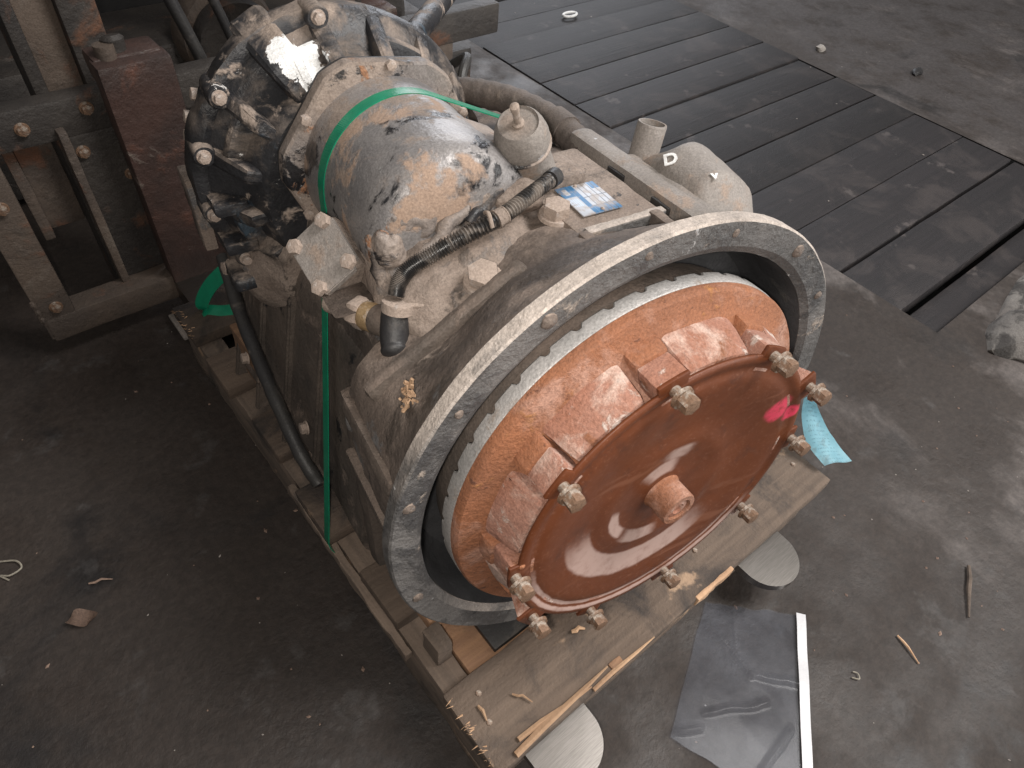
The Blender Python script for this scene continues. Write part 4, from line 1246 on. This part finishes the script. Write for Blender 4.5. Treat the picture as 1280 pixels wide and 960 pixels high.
# ------------------------------------------------------------------ blue tag
tagc = spline([(.845, .207, .255), (.862, .196, .215), (.868, .172, .182), (.874, .150, .163), (.876, .122, .152)], 8)
bm = bmesh.new(); uvl = bm.loops.layers.uv.new('UVMap')
rows = []
for i, p in enumerate(tagc):
    t = i / (len(tagc) - 1)
    wdir = Vector((.80, -.55, .15)).lerp(Vector((.85, -.40, .05)), min(1, t * 1.5)).normalized()
    w = .018 + .034 * min(1, t * 1.7)
    rows.append([(p + wdir * w * (s / 6 - .5) + Vector((0, 0, .004 * math.sin(s * .9))), (s / 6, t)) for s in range(7)])
V = [[bm.verts.new(c) for c, _ in r] for r in rows]
for i in range(len(V) - 1):
    for s in range(6):
        f = bm.faces.new((V[i][s], V[i][s + 1], V[i + 1][s + 1], V[i + 1][s]))
        for lpx, uv in zip(f.loops, (rows[i][s][1], rows[i][s + 1][1], rows[i + 1][s + 1][1], rows[i + 1][s][1])):
            lpx[uvl].uv = uv
bmesh.ops.solidify(bm, geom=bm.faces[:], thickness=.0005)
single('paper_tag', bm, 'tag', 'pale blue paper tag with small print at the right pallet corner', 'tag', 60)

# ------------------------------------------------------------------ clear bag on the floor
bag = thing('plastic_bag', 'empty clear plastic bag with white seal strip on the floor', 'bag', (.55, .0, 0))
bc = [Vector((.600, .118, .0)), Vector((.703, .012, .0)), Vector((.470, -.165, .0)), Vector((.405, .018, .0))]
def bagpt(u, v, lay):
    p = bc[0].lerp(bc[1], u).lerp(bc[3].lerp(bc[2], u), v)
    e = min(1, 6 * min(u, 1 - u), 6 * min(v, 1 - v))
    q = Vector((p.x * 9, p.y * 9, lay * 3))
    f1 = abs(noise.noise(q * .8)); f2 = abs(noise.noise(q * 2.1 + Vector((4, 0, 0))))
    def crease(x0, y0, x1, y1, w, a):
        dx, dy = x1 - x0, y1 - y0
        k_ = max(0, min(1, ((u - x0) * dx + (v - y0) * dy) / (dx * dx + dy * dy)))
        d_ = math.hypot(u - x0 - k_ * dx, v - y0 - k_ * dy)
        return a * max(0.0, 1 - d_ / w) ** 1.5
    h = .003 + e * (.0016 * lay * (1 - f1) + .0006 * (.5 - f2))
    if lay:
        h += crease(.05, .15, .55, .42, .035, .006) + crease(.55, .42, .98, .38, .03, .005) + crease(.2, .75, .7, .55, .03, .004) + crease(.62, .95, .9, .62, .03, .005) + crease(.02, .95, .2, .86, .03, .007) + crease(.3, .02, .38, .3, .025, .004)
    wob = .004 * noise.noise(Vector((u * 5, v * 5, 2.0)))
    return Vector((p.x + wob, p.y + wob, max(.002 + .001 * lay, h)))
for lay in (0, 1):
    bm = bmesh.new(); n = 90
    g = [[bm.verts.new(bagpt(i / n, j / n, lay) + Vector((0, 0, .0015 * lay))) for j in range(n + 1)] for i in range(n + 1)]
    for i in range(n):
        for j in range(n):
            bm.faces.new((g[i][j], g[i + 1][j], g[i + 1][j + 1], g[i][j + 1]))
    o = obj('layer', bm, 'bag', bag, 180); o.matrix_parent_inverse = Matrix.Translation(-bag.location)
bm = bmesh.new()
pts = [bagpt(1, j / 20, 1) + Vector((.004, -.002, .004 + .001 * math.sin(j))) for j in range(21)]
o = obj('seal_strip', ribbon(pts, Vector((.85, -.5, 0)), .0145, .0005, bm), 'bag_strip', bag); o.matrix_parent_inverse = Matrix.Translation(-bag.location)

# ------------------------------------------------------------------ litter on the floor and the pallet
def blob(name, p, s, mat, label, cat, seed, group=None):
    bm = bmesh.new(); bmesh.ops.create_icosphere(bm, subdivisions=2, radius=1)
    for v in bm.verts:
        k = 1 + .45 * noise.noise(v.co * 1.4 + Vector((seed, 0, 0)))
        v.co = Vector((v.co.x * s[0] * k, v.co.y * s[1] * k, v.co.z * s[2] * k)) + Vector(p)
    return single(name, bm, mat, label, cat, 40, group)
def stick(name, p, q, r, mat, label, cat):
    p, q = Vector(p), Vector(q)
    m_ = p.lerp(q, .5) + Vector((.002, .002, .002))
    return single(name, tube([p, p.lerp(q, .25) + Vector((.001, -.001, .001)), m_, q], lambda i: r * (.7, 1, .9, .4)[i], 6), mat, label, cat)
# crumpled dry leaf
bm = bmesh.new()
g = []
for i in range(9):
    t = i / 8; w = .011 * math.sin(PI * min(1, t * .92 + .06)) ** .7
    g.append([bm.verts.new((-.166 + .030 * (t - .5) + .006 * s_, .664 + .020 * (t - .5) * -1 + w * s_ * 1.1, .004 + .006 * abs(s_) + .004 * math.sin(t * 7))) for s_ in (-1, -.4, .4, 1)])
for A, B in zip(g, g[1:]):
    for k in range(3): bm.faces.new((A[k], A[k + 1], B[k + 1], B[k]))
bmesh.ops.solidify(bm, geom=bm.faces[:], thickness=.001)
single('dry_leaf', bm, 'leaf', 'curled pinkish brown dry leaf on the dark floor', 'leaf', 60)
stick('wood_sliver', (-.142, .715, .004), (-.112, .702, .003), .002, 'leaf', 'thin brown sliver lying beside the dry leaf', 'sliver')
stick('wood_sliver', (.805, -.107, .004), (.792, -.152, .003), .0022, 'wood_fresh', 'pale wood sliver lying right of the plastic bag', 'sliver')
stick('wood_sliver', (1.02, -.12, .005), (.93, -.165, .004), .004, 'wood_y', 'long brown stick at the right edge of the floor', 'stick')
stick('wood_sliver', (.345, .186, PZ + .004), (.362, .178, PZ + .004), .0035, 'wood_fresh', 'short pale splinter lying flat on the front pallet board', 'sliver')
stick('wood_sliver', (.232, .173, PZ + .004), (.246, .150, PZ + .004), .0018, 'wood_fresh', 'thin pale splinter in the middle of the front pallet board', 'sliver')
stick('wood_sliver', (.190, .188, PZ + .004), (.188, .168, PZ + .004), .0026, 'wood_fresh', 'pale splinter at the left end of the front pallet board', 'sliver')
single('wire_scrap', tube(spline([(-.235, .83, .003), (-.215, .815, .006), (-.212, .80, .004), (-.228, .795, .006), (-.240, .805, .003), (-.232, .79, .003)], 6), .0014, 6), 'wire', 'bent pale wire scrap at the left edge of the floor', 'wire')
single('wire_scrap', tube(spline([(.688, -.098, .003), (.694, -.106, .005), (.700, -.100, .004), (.697, -.094, .003)], 6), .0011, 6), 'wire', 'small curl of wire on the floor right of the bag strip', 'wire')
blob('stone', (2.697, 1.306, .008), (.022, .018, .012), 'chip_stone', 'pale stone on the concrete beyond the planks', 'stone', 3)
blob('stone', (2.86, .99, .008), (.026, .018, .012), 'rubber', 'dark clod on the concrete beyond the planks', 'stone', 5)
blob('metal_nut', (.300, .066, .009), (.010, .009, .009), 'chip_stone', 'small pale nut on the floor beside the left fork tip', 'nut', 9)
single('ring_tab', tube([(2.033 + .032 * math.cos(a), 2.015 + .018 * math.sin(a), .006) for a in [2 * PI * k / 20 for k in range(21)]], .005, 8), 'white_paint', 'small white ring lying on the far planks', 'ring')
# broken concrete edge at the right
blob('concrete_lump', (1.70, .085, .01), (.11, .07, .045), 'concrete', 'broken pale concrete lump at the right edge beside the planks', 'concrete', 12)
blob('concrete_lump', (1.93, .13, .0), (.20, .06, .02), 'concrete', 'flat pale concrete patch below the lowest plank', 'concrete', 15)
# loose grit and shavings
def scatter(name, n, region, smin, smax, mat, label, cat, zf=lambda x, y: 0.0):
    bm = bmesh.new()
    for i in range(n):
        x, y = region()
        s = rnd.uniform(smin, smax); a = rnd.uniform(0, PI)
        z = zf(x, y)
        d = Vector((math.cos(a), math.sin(a), 0)) * s * rnd.uniform(1, 2.2); e = Vector((-math.sin(a), math.cos(a), 0)) * s
        v = [bm.verts.new(Vector((x, y, z + .0004)) + q) for q in (d, e, -d * .8, -e * 1.1, Vector((0, 0, s * .8)))]
        for k in range(4): bm.faces.new((v[k], v[(k + 1) % 4], v[4]))
        bm.faces.new(v[:4][::-1])
    o = single(name, bm, mat, label, cat, 0); o['kind'] = 'stuff'
scatter('floor_grit', 130, lambda: (rnd.uniform(-.5, 1.5), rnd.uniform(-.35, 1.2)), .0005, .0017, 'chip_stone', 'scattered pale grit over the dark concrete floor', 'grit')
scatter('floor_crumbs', 160, lambda: (rnd.uniform(-.5, 1.5), rnd.uniform(-.35, 1.3)), .0008, .003, 'leaf', 'scattered brown crumbs and fibres over the dark concrete floor', 'crumbs')
scatter('plank_grit', 70, lambda: (rnd.uniform(1.6, 3.4), rnd.uniform(.3, 2.4)), .0008, .003, 'chip_stone', 'pale specks over the dark planks and far concrete', 'grit')
# shavings caught on the case, built in gearbox coordinates
bm = bmesh.new()
for i in range(34):
    a = rnd.uniform(0, 2 * PI); rr = .011 * math.sqrt(rnd.random())
    c = L(-.219 + rr * math.cos(a) * .7, .052 + rr * math.sin(a), .139 + rr * math.cos(a) * 1.1 + rnd.uniform(0, .005))
    s = rnd.uniform(.0012, .0035)
    r = bmesh.ops.create_cube(bm, size=1.0)
    q = Euler((rnd.uniform(0, 3), rnd.uniform(0, 3), rnd.uniform(0, 3))).to_matrix()
    for v in r['verts']: v.co = c + q @ Vector((v.co.x * s * 2, v.co.y * s, v.co.z * s * .6))
o = single('wood_shavings', bm, 'wood_fresh', 'little heap of pale wood shavings caught behind the bell ring', 'shavings', 0); o['kind'] = 'stuff'
